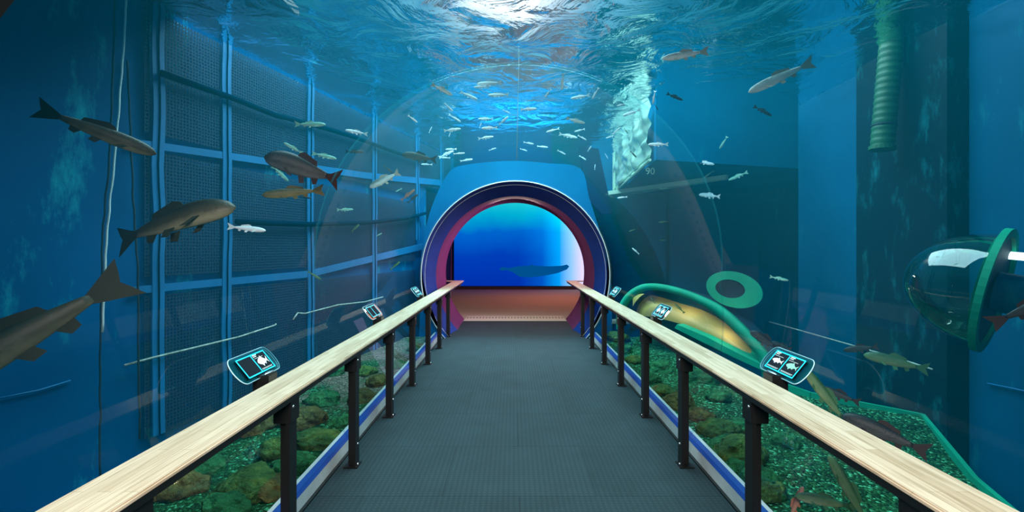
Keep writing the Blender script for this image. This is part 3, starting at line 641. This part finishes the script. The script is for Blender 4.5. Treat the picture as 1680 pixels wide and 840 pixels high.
rebase(MB().grid([ring2(ri_ * 0.97, 0.03), ring2(ro_, 0.03), ring2(ro_, -0.01), ring2(ri_ * 0.97, -0.01)], close_u=True, close_v=True).build('flange', M_green, bw))
rebase(MB().grid([ring2(ri_ * 0.99, 0.05), ring2(ri_ * 0.99, 0.0)], close_v=True).build('inner_gasket', M_green, bw))
rebase(MB().tube(ring2(ri_ * 0.80, DL * 0.58), 0.010, 8, closed=True).build('dome_glint_ring', M_plate, bw, True))  # thin bright ring standing in for glassy highlights on the dome
nk = MB(); nk.bm.faces.new([nk.bm.verts.new(p) for p in ring2(ri_ * 0.97, 0.012)]); rebase(nk.build('dark_opening', M_neck, bw))
rebase(MB().grid([ring2(ri_ * 0.35, 0.0), ring2(ri_ * 0.35, -0.75)], close_v=True).build('neck_tube', M_wall_r, bw, True))
tl = empty('reflection_tube', px(1690, 424, 3.15), 'white glowing tube in place of a light reflection beside the dome window', 'reflection')  # added glowing tube, stands in for a white light reflection
M_reflection = pbr('reflection_glow', (0.9, 1, 1), 0.3, emit=(0.75, 1.0, 1.0), estr=2.0)
rebase(MB().tube([px(1655, 419, 3.3), px(1760, 428, 3.05)], 0.028, 10).build('reflection_glow_tube', M_reflection, tl, True))
rebase(MB().tube([px(1652, 418, 3.31), px(1656, 419, 3.3)], 0.034, 10).build('reflection_tube_end', M_frame, tl))

# ------------------------------------------------------------------ handrails
def handrail(s, label):
    h = empty('handrail', (s * 1.28, 5, 0), label, 'handrail')
    xi, xo = 1.165, 1.385; za, zb_ = 0.842, 0.861
    r = MB(); a, b = sorted((s * xi, s * xo)); r.box(a, b, -0.6, 10.62, za, zb_, 0.005)
    rebase(r.build('timber_rail', M_wood, h))
    a, b = sorted((s * (xo - 0.02), s * 1.56)); rebase(MB().box(a, b, 10.42, 10.62, za, zb_, 0.005).build('return_rail', M_wood, h))
    a, b = sorted((s * (xi + 0.003), s * (xi + 0.16))); rebase(MB().box(a, b, -0.5, 10.45, za - 0.024, za).build('steel_flat', M_steel, h))
    for d in [0.41 + i for i in range(9)]:
        p = MB(); a, b = sorted((s * (xi + 0.022), s * (xi + 0.040))); p.box(a, b, d - 0.03, d + 0.055, 0.006, za - 0.024, 0.002)
        a, b = sorted((s * (xi + 0.040), s * (xi + 0.090))); p.box(a, b, d + 0.015, d + 0.055, 0.006, za - 0.024, 0.003)
        po = rebase(p.build('post', M_steel, h))
        q = MB(); a, b = sorted((s * (xi + 0.010), s * (xi + 0.10))); q.box(a, b, d - 0.038, d + 0.06, za - 0.14, za - 0.024, 0.003); kid(q.build('top_bracket', M_steel, po))
        q = MB(); a, b = sorted((s * (xi + 0.005), s * (xi + 0.11))); q.box(a, b, d - 0.04, d + 0.065, 0.0, 0.010, 0.002); kid(q.build('base_plate', M_steel, po))
        for zz in (0.022, 0.17, za - 0.06):
            q = MB().ball((s * (xi + 0.012), d - 0.01, zz), (0.008, 0.008, 0.008)); kid(q.build('bolt', M_bolt, po, True))
    q = MB(); a, b = sorted((s * (xi + 0.03), s * (xi + 0.16))); q.prism([(a, 10.0, za - 0.024), (b, 10.0, za - 0.024), (b, 10.0, za - 0.07), (a, 10.0, za - 0.04)], (0, 0.4, 0)); rebase(q.build('end_bracket', M_steel, h))
def kid(o): return o
handrail(-1, 'pale timber handrail on black posts left of the walkway')
handrail(1, 'pale timber handrail on black posts right of the walkway')

# ------------------------------------------------------------------ information signs
M_panel = pbr('black_sign_face', (0.006, 0.010, 0.018), 0.7, spec=0.1)
M_cyan = pbr('cyan_sign_line', (0.0, 0.55, 0.75), 0.4, emit=(0.0, 0.62, 0.85), estr=0.8)
M_print = pbr('white_print', (0.75, 0.8, 0.8), 0.5, emit=(0.6, 0.7, 0.7), estr=0.25)
M_printg = pbr('green_grey_print', (0.25, 0.5, 0.4), 0.5, emit=(0.2, 0.45, 0.36), estr=0.25)
FISH2D = [(-0.5, 0.0), (-0.40, 0.11), (-0.2, 0.20), (-0.05, 0.21), (0.0, 0.30), (0.10, 0.18), (0.26, 0.06), (0.36, 0.05), (0.5, 0.20), (0.44, 0.0), (0.5, -0.18), (0.36, -0.05), (0.22, -0.08), (0.14, -0.2), (0.08, -0.13), (-0.08, -0.17), (-0.14, -0.27), (-0.22, -0.16), (-0.40, -0.09)]
def sign(s, d, label, pics):
    X0 = s * 1.44; base = Vector((X0, d, 0.905)); tilt = Vector((s * 0.078, 0, 0.095)).normalized()
    e = empty('information_sign', (s * 1.40, d, 0.84), label, 'sign', 'signs along the handrails')
    al = Vector((0, -s, 0))                       # reading direction, left to right for someone on the walkway
    nrm = al.cross(tilt).normalized()
    if nrm.x * s > 0: nrm = -nrm
    P = lambda u, v, w=0.0: base + al * u + tilt * v + nrm * w
    W, Hh = 0.135, 0.122
    pl = []
    for i in range(25):
        t = -PI / 2 + PI * i / 24; pl.append((W + 0.012 + 0.055 * math.cos(t) ** 0.8 if abs(math.cos(t)) > 1e-6 else W + 0.012, Hh / 2 + (Hh / 2 + 0.02) * math.sin(t)))
    pl += [(-u, v) for u, v in reversed(pl)]
    rebase(MB().prism([P(u, v, -0.008) for u, v in pl], nrm * 0.006).build('acrylic_plate', M_plate, e))
    rim_ = MB().tube([P(u, v, -0.005) for u, v in pl], 0.0028, 6, closed=True); rebase(rim_.build('plate_edge', M_platedge, e, True))
    rebase(MB().prism([P(-W, 0, 0), P(W, 0, 0), P(W, Hh, 0), P(-W, Hh, 0)], nrm * 0.003).build('face', M_panel, e))
    b = MB(); w = 0.0035
    for u0, u1, v0, v1 in ((-W, W, 0, 2 * w), (-W, W, Hh - 2 * w, Hh), (-W, -W + 2 * w, 0, Hh), (W - 2 * w, W, 0, Hh), (-w, w, 0, Hh)):
        b.prism([P(u0, v0, 0.003), P(u1, v0, 0.003), P(u1, v1, 0.003), P(u0, v1, 0.003)], nrm * 0.001)
    rebase(b.build('cyan_border', M_cyan, e))
    for k, kind in enumerate(pics):
        c = -W / 2 if k == 0 else W / 2
        if not kind: continue
        hgt = {'deep': 1.25, 'slim': 0.72, 'grey': 0.85}[kind]; m = M_printg if kind == 'grey' else M_print
        rebase(MB().prism([P(c + x * 0.10, Hh * 0.5 + y * 0.10 * hgt, 0.003) for x, y in FISH2D], nrm * 0.001).build('fish_picture', m, e))
        for nm, lines in (('heading_print', ((-0.055, -0.015, 0.108, 0.006), (-0.055, -0.022, 0.099, 0.005), (-0.055, 0.03, 0.089, 0.002))), ('caption_print', ((-0.055, 0.052, 0.018, 0.002), (-0.055, 0.045, 0.013, 0.002)))):
          t = MB()
          for (u0, u1, v, hh) in lines:
            n = max(1, int((u1 - u0) / 0.008))
            for i in range(n):
                a = u0 + (u1 - u0) * i / n; t.prism([P(c + a, v, 0.003), P(c + a + 0.006, v, 0.003), P(c + a + 0.006, v + hh, 0.003), P(c + a, v + hh, 0.003)], nrm * 0.001)
          rebase(t.build(nm, M_print, e))
    q = MB(); q.prism([P(-0.05, -0.01, -0.012), P(0.05, -0.01, -0.012), P(0.05, 0.06, -0.012), P(-0.05, 0.06, -0.012)], -nrm * 0.03)
    x0, x1 = sorted((s * 1.383, s * 1.47)); q.box(x0, x1, d - 0.05, d + 0.05, 0.80, 0.90, 0.004); rebase(q.build('bracket', M_steel, e))
    rebase(MB().ball((s * 1.405, d - 0.07 * 0, 0.905), (0.012, 0.05, 0.006)).build('clamp', M_bolt, e, True))
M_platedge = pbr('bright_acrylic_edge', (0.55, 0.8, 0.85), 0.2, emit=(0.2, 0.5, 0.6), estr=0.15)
sign(-1, 2.60, 'nearest sign on the left handrail, white deep-bodied fish on its second panel', (None, 'deep'))
sign(-1, 4.78, 'middle sign on the left handrail with two blank dark panels', (None, None))
sign(-1, 6.95, 'small farthest sign on the left handrail by the portal', ('slim', 'slim'))
sign(1, 2.60, 'nearest sign on the right handrail, white fish beside grey-green fish', ('slim', 'grey'))
sign(1, 4.78, 'middle sign on the right handrail in front of the golden niche', ('deep', 'deep'))
sign(1, 6.95, 'small farthest sign on the right handrail by the portal', ('slim', 'deep'))

# ------------------------------------------------------------------ fish
def mat_fish(name, back, side, belly, rough=0.5, spots=0.0):
    t = NT(name); b = t.n('BsdfPrincipled', i_Roughness=rough); b.inputs['Specular IOR Level'].default_value = 0.3; tc = t.n('TexCoord'); sp = t.n('SeparateXYZ'); t.ln(tc.outputs['Object'], sp.inputs[0])
    nz = t.n('TexNoise', i_Scale=9.0, i_Detail=5.0); t.ln(tc.outputs['Object'], nz.inputs['Vector'])
    a = t.n('Math', operation='MULTIPLY_ADD', i_0=nz.outputs[0], i_1=0.06, i_2=-0.03); z = t.n('Math', operation='ADD', i_0=sp.outputs[2], i_1=a)
    m = t.n('MapRange', i_1=-0.10, i_2=0.11, i_Value=z.outputs[0]); r = t.ramp(m.outputs[0], [(0.15, belly), (0.45, side), (0.85, back)])
    v = t.n('TexVoronoi', i_Scale=46.0); t.ln(tc.outputs['Object'], v.inputs['Vector'])
    bp = t.n('Bump', i_Strength=0.10, i_Distance=0.01, invert=True); t.ln(v.outputs['Distance'], bp.inputs['Height']); t.ln(bp.outputs[0], b.inputs['Normal'])
    t.ln(r.outputs[0], b.inputs['Base Color']); return t.surf(b)
FM = {'silver': mat_fish('silver_scales', (0.50, 0.62, 0.66), (0.88, 0.95, 1.0), (0.95, 0.97, 1.0)),
      'trout': mat_fish('trout_scales', (0.08, 0.12, 0.12), (0.60, 0.70, 0.70), (0.92, 0.95, 0.92)),
      'carp': mat_fish('brown_carp_scales', (0.010, 0.014, 0.010), (0.042, 0.044, 0.028), (0.18, 0.18, 0.12)),
      'dark': mat_fish('dark_carp_scales', (0.008, 0.010, 0.012), (0.022, 0.024, 0.026), (0.10, 0.10, 0.10)),
      'gold': mat_fish('golden_brown_scales', (0.016, 0.022, 0.012), (0.12, 0.11, 0.04), (0.28, 0.24, 0.10)),
      'green': mat_fish('olive_green_scales', (0.02, 0.07, 0.03), (0.08, 0.18, 0.07), (0.3, 0.38, 0.2)),
      'teal': mat_fish('pale_teal_scales', (0.08, 0.30, 0.25), (0.35, 0.65, 0.5), (0.7, 0.85, 0.75)),
      'red': mat_fish('reddish_scales', (0.12, 0.05, 0.03), (0.40, 0.16, 0.10), (0.55, 0.35, 0.25))}
FIN = {k: pbr(k + '_fin', c, 0.6, spec=0.15) for k, c in {'silver': (0.7, 0.76, 0.78), 'trout': (0.36, 0.36, 0.30), 'carp': (0.018, 0.024, 0.017), 'dark': (0.03, 0.014, 0.014), 'gold': (0.10, 0.08, 0.03), 'green': (0.04, 0.12, 0.05), 'teal': (0.3, 0.55, 0.42), 'red': (0.35, 0.12, 0.07)}.items()}
M_eye = pbr('fish_eye', (0.01, 0.01, 0.01), 0.1); M_iris = pbr('fish_iris', (0.6, 0.5, 0.2), 0.2)
SHAPE = {'slim': (0.085, 0.062, 0.0), 'deep': (0.150, 0.085, 0.02), 'mid': (0.112, 0.072, 0.01)}
def prof(u):      # half height along the body, 0 = snout, 1 = tail root
    return max(0.02, math.sin(PI * min(1, (u ** 0.62) * 0.93)) ** 0.8) if u < 1 else 0.3
def bendy(u, bend): return bend * (u - 0.25) ** 2
def fish_body(shape, bend, mat, with_tail, finmat):
    hh, ww, hump = SHAPE[shape]; m = MB(); rows = []; N = 22; X = lambda u: 0.5 - 0.82 * u
    for i in range(N + 1):
        u = i / N; k = prof(u); k = max(k, 0.30 if u > 0.8 else 0.0); kz = hh * k; ky = ww * k * (1 - 0.55 * u)
        if i == 0: kz, ky = hh * 0.10, ww * 0.10
        cz = hump * math.sin(PI * min(1, u * 1.4)) if u < 0.72 else 0
        rows.append([Vector((X(u), bendy(u, bend) + ky * math.cos(2 * PI * j / 14), cz + kz * math.sin(2 * PI * j / 14) * (1 if math.sin(2 * PI * j / 14) > 0 else 0.92))) for j in range(14)])
    m.grid(rows, close_v=True, cap=True)
    if with_tail: tail_geo(m, hh, bend); fin_geo(m, [(0.10, hh * 0.9), (0.02, hh * 1.5), (-0.12, hh * 0.9)], bend)
    return m.mesh('fish_body', mat, True)
def sheet(m, pts, bend, y0=0.0, lean=0.0, th=0.004):
    # fin sheet with thickness; pts are (x, z)
    f = lambda x, z: bendy((0.5 - x) / 0.82, bend) + y0 + lean * z
    a = [m.bm.verts.new((x, f(x, z) - th, z)) for x, z in pts]; b = [m.bm.verts.new((x, f(x, z) + th, z)) for x, z in pts]; n = len(a)
    m.bm.faces.new(a); m.bm.faces.new(b[::-1])
    for i in range(n): m.bm.faces.new((a[i], b[i], b[(i + 1) % n], a[(i + 1) % n]))
def tail_geo(m, hh, bend): sheet(m, [(-0.30, 0.022), (-0.36, 0.05), (-0.50, 0.05 + hh * 0.75), (-0.47, 0.04), (-0.45, 0.0), (-0.47, -0.04), (-0.50, -0.05 - hh * 0.7), (-0.36, -0.05), (-0.30, -0.022)], bend)
def fin_geo(m, pts, bend): sheet(m, pts, bend)
cache = {}
def fish_meshes(shape, kind, bend, full):
    key = (shape, kind, bend, full)
    if key in cache: return cache[key]
    hh, ww, _ = SHAPE[shape]; fm = FIN[kind]; out = [('fish', fish_body(shape, bend, FM[kind], not full, fm))]
    if full:
        m = MB(); tail_geo(m, hh, bend); out.append(('tail_fin', m.mesh('tail_fin', fm)))
        m = MB(); sheet(m, [(0.13, hh * 0.80), (0.09, hh * 1.35), (0.03, hh * 1.55), (-0.06, hh * 1.30), (-0.15, hh * 1.05), (-0.17, hh * 0.5), (-0.02, hh * 0.75)], bend); out.append(('dorsal_fin', m.mesh('dorsal_fin', fm)))
        m = MB(); sheet(m, [(-0.13, -hh * 0.55), (-0.17, -hh * 1.15), (-0.22, -hh * 1.0), (-0.22, -hh * 0.35)], bend); out.append(('anal_fin', m.mesh('anal_fin', fm)))
        for s in (-1, 1):
            m = MB(); sheet(m, [(0.04, -hh * 0.7), (0.0, -hh * 1.35), (-0.06, -hh * 1.25), (-0.04, -hh * 0.7)], bend, s * ww * 0.25, -s * 0.3); out.append(('pelvic_fin', m.mesh('pelvic_fin', fm)))
            m = MB(); sheet(m, [(0.25, -hh * 0.35), (0.17, -hh * 0.9), (0.11, -hh * 0.95), (0.20, -hh * 0.35)], bend, s * ww * 0.55, -s * 0.5); out.append(('pectoral_fin', m.mesh('pectoral_fin', fm)))
            m = MB(); m.ball((0.415, bendy(0.1, bend) + s * ww * 0.40, hh * 0.18), (0.015, 0.010, 0.015), None, 10); out.append(('eye', m.mesh('eye', M_eye, True)))
    cache[key] = out; return out
def exits(x, y):
    """distance at which the sight line leaves the tunnel, and where it meets the far side of the water"""
    r = ray(x, y); a = r.x ** 2 + r.z ** 2; b = 2 * (CX * r.x + (H - ZC) * r.z); c = CX ** 2 + (H - ZC) ** 2 - R ** 2
    d0 = (-b + math.sqrt(b * b - 4 * a * c)) / (2 * a); d1 = 10.2
    if r.z > 0: d1 = min(d1, (ZS - 0.12 - H) / r.z)
    if r.z < 0: d1 = min(d1, (H - 0.35) / -r.z)
    if r.x < 0: d1 = min(d1, 3120.7 / ((VX - x) + 199.9) - 0.25)
    if r.x > 0: d1 = min(d1, (3.75 - CX) / r.x if r.x > 0.55 else 99)
    return d0, d1
def put(x, y, lpx, ang, face, shape, kind, label, group=None, t=0.4, full=None, yaw=0.0, roll=0.0, bend=0.0, d=None):
    d0, d1 = exits(x, y)
    if d is None: d = d0 + max(0.12, (d1 - d0) * t) if d1 > d0 + 0.15 else d0 + 0.15
    p = px(x, y, d); v = (p - Vector((CX, 0, H))).normalized()
    rt = v.cross(Vector((0, 0, 1))).normalized(); up = rt.cross(v).normalized(); a = math.radians(ang)
    fw = (rt * math.cos(a) + up * math.sin(a)) * (1 if face == 'R' else -1)
    yw = math.radians(yaw); fw = (fw * math.cos(yw) + v * math.sin(yw)).normalized()
    zz = (up - fw * up.dot(fw)).normalized(); yy = zz.cross(fw); Mx = Matrix((fw, yy, zz)).transposed().to_4x4()
    if roll: Mx = Mx @ Matrix.Rotation(math.radians(roll), 4, 'X')
    L = lpx / F * (p - Vector((CX, 0, H))).length / max(0.35, math.cos(yw))
    full = lpx >= 24 if full is None else full
    ms = fish_meshes(shape, kind, bend, full)
    o = link('fish', ms[0][1]); o.matrix_world = Matrix.Translation(p) @ Mx @ Matrix.Scale(L, 4)
    tag(o, label, 'fish', group)
    for nm, me in ms[1:]: link(nm, me, o)
    return o
G1 = 'small silver fish schooling above the portal'
SCHOOL = [(725, 147, 36, -25, 'R', 'trout'), (769, 157, 30, -22, 'R', 'silver'), (803, 137, 40, 5, 'L', 'silver'), (790, 143, 24, 3, 'L', 'silver'), (818, 156, 33, 3, 'L', 'silver'), (736, 176, 18, -42, 'R', 'silver'), (746, 194, 22, -30, 'R', 'silver'), (797, 195, 24, 2, 'L', 'silver'), (831, 183, 13, -25, 'R', 'silver'), (826, 198, 20, 42, 'R', 'silver'), (803, 210, 26, 3, 'L', 'silver'), (788, 206, 9, 70, 'R', 'silver'), (742, 213, 27, 8, 'R', 'silver'), (738, 220, 9, 70, 'L', 'silver'), (706, 213, 11, 65, 'R', 'silver'), (797, 226, 25, 8, 'R', 'silver'), (808, 245, 13, 18, 'R', 'silver'), (740, 245, 18, 3, 'L', 'silver'), (732, 253, 26, 25, 'R', 'silver'), (753, 252, 19, 6, 'R', 'silver'), (731, 259, 15, 0, 'L', 'silver'), (765, 263, 21, 10, 'R', 'silver'), (700, 270, 18, 0, 'L', 'silver'), (677, 195, 18, -35, 'R', 'silver'),
          (867, 179, 26, 2, 'R', 'silver'), (899, 153, 16, 50, 'L', 'silver'), (923, 134, 25, 85, 'L', 'silver'), (952, 159, 30, 8, 'L', 'silver'), (977, 153, 19, 60, 'L', 'silver'), (1019, 172, 13, 8, 'L', 'silver'), (1036, 185, 28, 15, 'L', 'silver'), (944, 198, 31, -17, 'R', 'trout'), (907, 214, 22, 14, 'L', 'silver'), (951, 214, 17, 12, 'L', 'silver'), (932, 223, 30, -14, 'R', 'silver'), (1011, 215, 16, 40, 'R', 'silver'), (1000, 225, 12, 14, 'L', 'silver'), (1027, 215, 10, -55, 'R', 'green'), (1073, 160, 20, 80, 'L', 'silver'), (867, 235, 17, -10, 'R', 'silver'), (859, 246, 12, -18, 'R', 'silver'), (890, 241, 18, -6, 'R', 'silver'), (921, 250, 15, -28, 'R', 'silver'), (955, 226, 16, -30, 'R', 'silver'), (967, 244, 10, 55, 'R', 'silver'), (956, 259, 13, -32, 'R', 'silver'), (976, 274, 9, 85, 'R', 'silver'), (995, 256, 9, -60, 'R', 'silver'), (1039, 253, 14, -48, 'R', 'dark'), (1001, 322, 16, -28, 'R', 'dark'), (1021, 324, 16, 5, 'L', 'silver'), (1077, 176, 10, -60, 'R', 'dark')]
def tilt_word(a, f):
    k = a if f == 'R' else -a
    if abs(a) > 55: return 'nearly upright'
    if abs(a) < 7: return 'level'
    return 'nose-up' if k > 0 else 'nose-down'
word = {'silver': 'silver', 'trout': 'grey-backed', 'dark': 'dark', 'green': 'greenish'}
SCHOOL.sort(); seen = {}
for (x, y, l, a, f, k) in SCHOOL:
    zone = 'left of the hanging line' if x < 850 else 'right of the hanging line'
    key = (zone, k); seen[key] = seen.get(key, 0) + 1
for i, (x, y, l, a, f, k) in enumerate(SCHOOL):
    zone = 'left of the hanging line' if x < 850 else 'right of the hanging line'
    key = ('c', zone, k); n = seen.get(key, 0); seen[key] = n + 1
    put(x, y, l, a, f, 'slim', k, f'{tilt_word(a, f)} fish, {ordn[n]} from left of the {word[k]} school {zone}' if seen[(zone, k)] > 1 else f'only {tilt_word(a, f)} {word[k]} fish of the school {zone}',
        G1, t=0.25 + 0.5 * ((i * 37 % 100) / 100), bend=[0.0, 0.12, -0.12][i % 3])
G2 = 'fish in front of the left netting'; G3 = 'fish on the right side of the pool'
for a in [
    (509, 204, 42, 5, 'R', 'slim', 'teal', 'pale slim fish facing right across the upper netting', G2, .5),
    (585, 217, 33, -6, 'L', 'slim', 'silver', 'slim silver fish level with the upper netting, beside a strap', G2, .5),
    (481, 243, 28, -28, 'L', 'slim', 'teal', 'small teal fish just above the big dark carp', G2, .5),
    (532, 256, 35, -10, 'R', 'slim', 'teal', 'pale teal fish over the tail of the big dark carp', G2, .6),
    (460, 285, 30, -45, 'R', 'slim', 'teal', 'small teal fish slanting down behind the head of the dark carp', G2, .7),
    (482, 316, 84, 8, 'L', 'slim', 'gold', 'golden-brown fish swimming left just below the big dark carp', G2, .25),
    (502, 324, 16, -8, 'R', 'slim', 'dark', 'tiny dark fish beneath the golden-brown fish', G2, .7),
    (582, 249, 27, 3, 'R', 'slim', 'carp', 'slim brown fish below the level silver one by the strap', G2, .5),
    (637, 278, 18, -40, 'R', 'slim', 'carp', 'small brown fish just behind the silvery carp with raised tail', G2, .6),
    (631, 295, 52, 30, 'L', 'mid', 'trout', 'silvery fish heading down left with its tail raised, over the netting', G2, .3),
    (688, 258, 55, -6, 'L', 'mid', 'carp', 'grey-brown carp heading left beside the school', G2, .4),
    (669, 320, 28, 40, 'R', 'slim', 'red', 'thin orange fish slanting upward by the last netting straps', G2, .5),
    (677, 326, 22, 40, 'R', 'slim', 'dark', 'thin dark fish right beside the orange one', G2, .5),
    (654, 312, 11, 30, 'L', 'slim', 'teal', 'tiny teal fish left of the orange one', G2, .6),
    (566, 344, 24, 3, 'R', 'slim', 'teal', 'small teal fish alone under the middle of the netting', G2, .6),
    (583, 374, 16, 45, 'R', 'mid', 'green', 'tiny olive fish beside the lower dark strap shadow', G2, .6),
    (622, 385, 10, 30, 'R', 'slim', 'teal', 'tiny teal fish below the lower dark strap shadow', G2, .6),
    (405, 375, 48, -6, 'R', 'slim', 'silver', 'white slim fish facing right at the first wide netting strap', G2, .5),
    (516, 452, 22, -35, 'R', 'slim', 'green', 'small olive fish low on the netting above the sediment line', G2, .6),
    (648, 436, 20, 40, 'R', 'slim', 'green', 'thin olive fish by the lower cross strap', G2, .5),
    (163, 217, 116, -19, 'R', 'slim', 'carp', 'olive-brown fish crossing the white rope, nose down to the right', G2, .3),
    (1124, 90, 63, 2, 'L', 'slim', 'trout', 'silver trout alone high on the right, facing left', G3, .35),
    (1280, 127, 82, 19, 'L', 'slim', 'trout', 'largest silver trout on the right with raised tail, facing down left', G3, .4),
    (1107, 159, 26, -28, 'R', 'slim', 'dark', 'dark fish below the lone silver trout', G3, .5),
    (1251, 182, 28, -36, 'R', 'slim', 'dark', 'dark fish under the largest silver trout', G3, .5),
    (1187, 234, 20, 58, 'L', 'slim', 'teal', 'small teal fish standing nearly upright in front of the blue overhang', G3, .5),
    (1156, 267, 28, -15, 'R', 'slim', 'silver', 'silver fish at the lower edge of the blue overhang', G3, .5),
    (1140, 279, 20, 0, 'R', 'slim', 'trout', 'dull silver fish just under the edge of the overhang', G3, .6),
    (1162, 286, 18, 35, 'L', 'slim', 'teal', 'small pale fish tilted in the shade under the overhang', G3, .6),
    (1211, 289, 28, 22, 'L', 'slim', 'teal', 'bright teal fish against the dark below the overhang', G3, .5),
    (1164, 321, 30, -8, 'L', 'mid', 'silver', 'bright white fish in the dark below the overhang', G3, .5),
    (1089, 309, 14, 0, 'L', 'slim', 'teal', 'tiny teal fish beneath the green underside beam', G3, .6),
    (1080, 237, 30, -3, 'L', 'slim', 'silver', 'silver fish in front of the rippled pane', G3, .3),
    (1043, 412, 15, -42, 'L', 'slim', 'silver', 'small pale fish right of the portal bead', G3, .5),
    (1037, 378, 10, 20, 'L', 'slim', 'green', 'tiny olive fish right of the portal surround', G3, .5),
    (1088, 364, 13, 5, 'L', 'slim', 'green', 'tiny olive fish above another in the dark recess', G3, .5),
    (1088, 394, 10, 0, 'L', 'slim', 'green', 'tiny olive fish under another in the dark recess', G3, .6),
    (1278, 457, 24, -12, 'R', 'slim', 'teal', 'small teal fish right of the oval porthole', G3, .5),
    (1254, 558, 42, -30, 'L', 'deep', 'dark', 'dark deep-bodied fish above the nearest right sign', G3, .4),
    (1282, 567, 26, -18, 'L', 'mid', 'dark', 'dim dark fish between the deep-bodied fish and the sign', G3, .7),
    (1412, 572, 38, 15, 'L', 'mid', 'dark', 'dark fish at the sediment line on the right wall', G3, .7),
    (1469, 594, 64, -8, 'L', 'mid', 'green', 'olive green fish hanging under the right sediment line', G3, .6),
    (1355, 651, 84, -53, 'L', 'slim', 'green', 'long olive fish diving steeply behind the right handrail', G3, .3),
    (1377, 648, 46, -15, 'L', 'mid', 'dark', 'dark fish crossing behind the steeply slanting olive fish', G3, .7),
    (1450, 711, 88, -16, 'L', 'mid', 'dark', 'blackish fish over the right gravel edge, tail to the right', G3, .5),
    (1353, 823, 62, 4, 'L', 'mid', 'green', 'dim green fish over gravel below the right handrail', G3, .6),
    (1115, 506, 20, -45, 'L', 'slim', 'green', 'small fish in front of the golden panel', G3, .0),
    (1071, 493, 13, -55, 'L', 'slim', 'green', 'tiny fish in front of the left end of the golden panel', G3, .0)]:
    put(a[0], a[1], a[2], a[3], a[4], a[5], a[6], a[7], a[8], t=a[9])
put(497, 277, 104, -15, 'L', 'deep', 'dark', 'big dark carp with reddish tail, in front of the left netting', G2, t=.2, bend=0.25)
put(278, 362, 148, 17, 'R', 'mid', 'carp', 'large brown fish turning towards the tunnel with spread fins', G2, t=.3, bend=0.2, yaw=-25, roll=-20)
put(22, 562, 240, 34, 'L', 'slim', 'carp', 'huge brown fish at the left edge of the photo, only its rear half in view', G2, d=2.05, bend=0.1)
put(1702, 500, 90, 35, 'R', 'slim', 'dark', 'dark fish cut by the right edge, only its tail in view', G3, d=2.05)
put(1393, 806, 84, -60, 'L', 'slim', 'green', 'green fish under the right handrail, head to the upper left', G3, t=.5)
put(1306, 826, 46, 70, 'R', 'slim', 'red', 'reddish fish pointing upward below the right handrail', G3, t=.5)
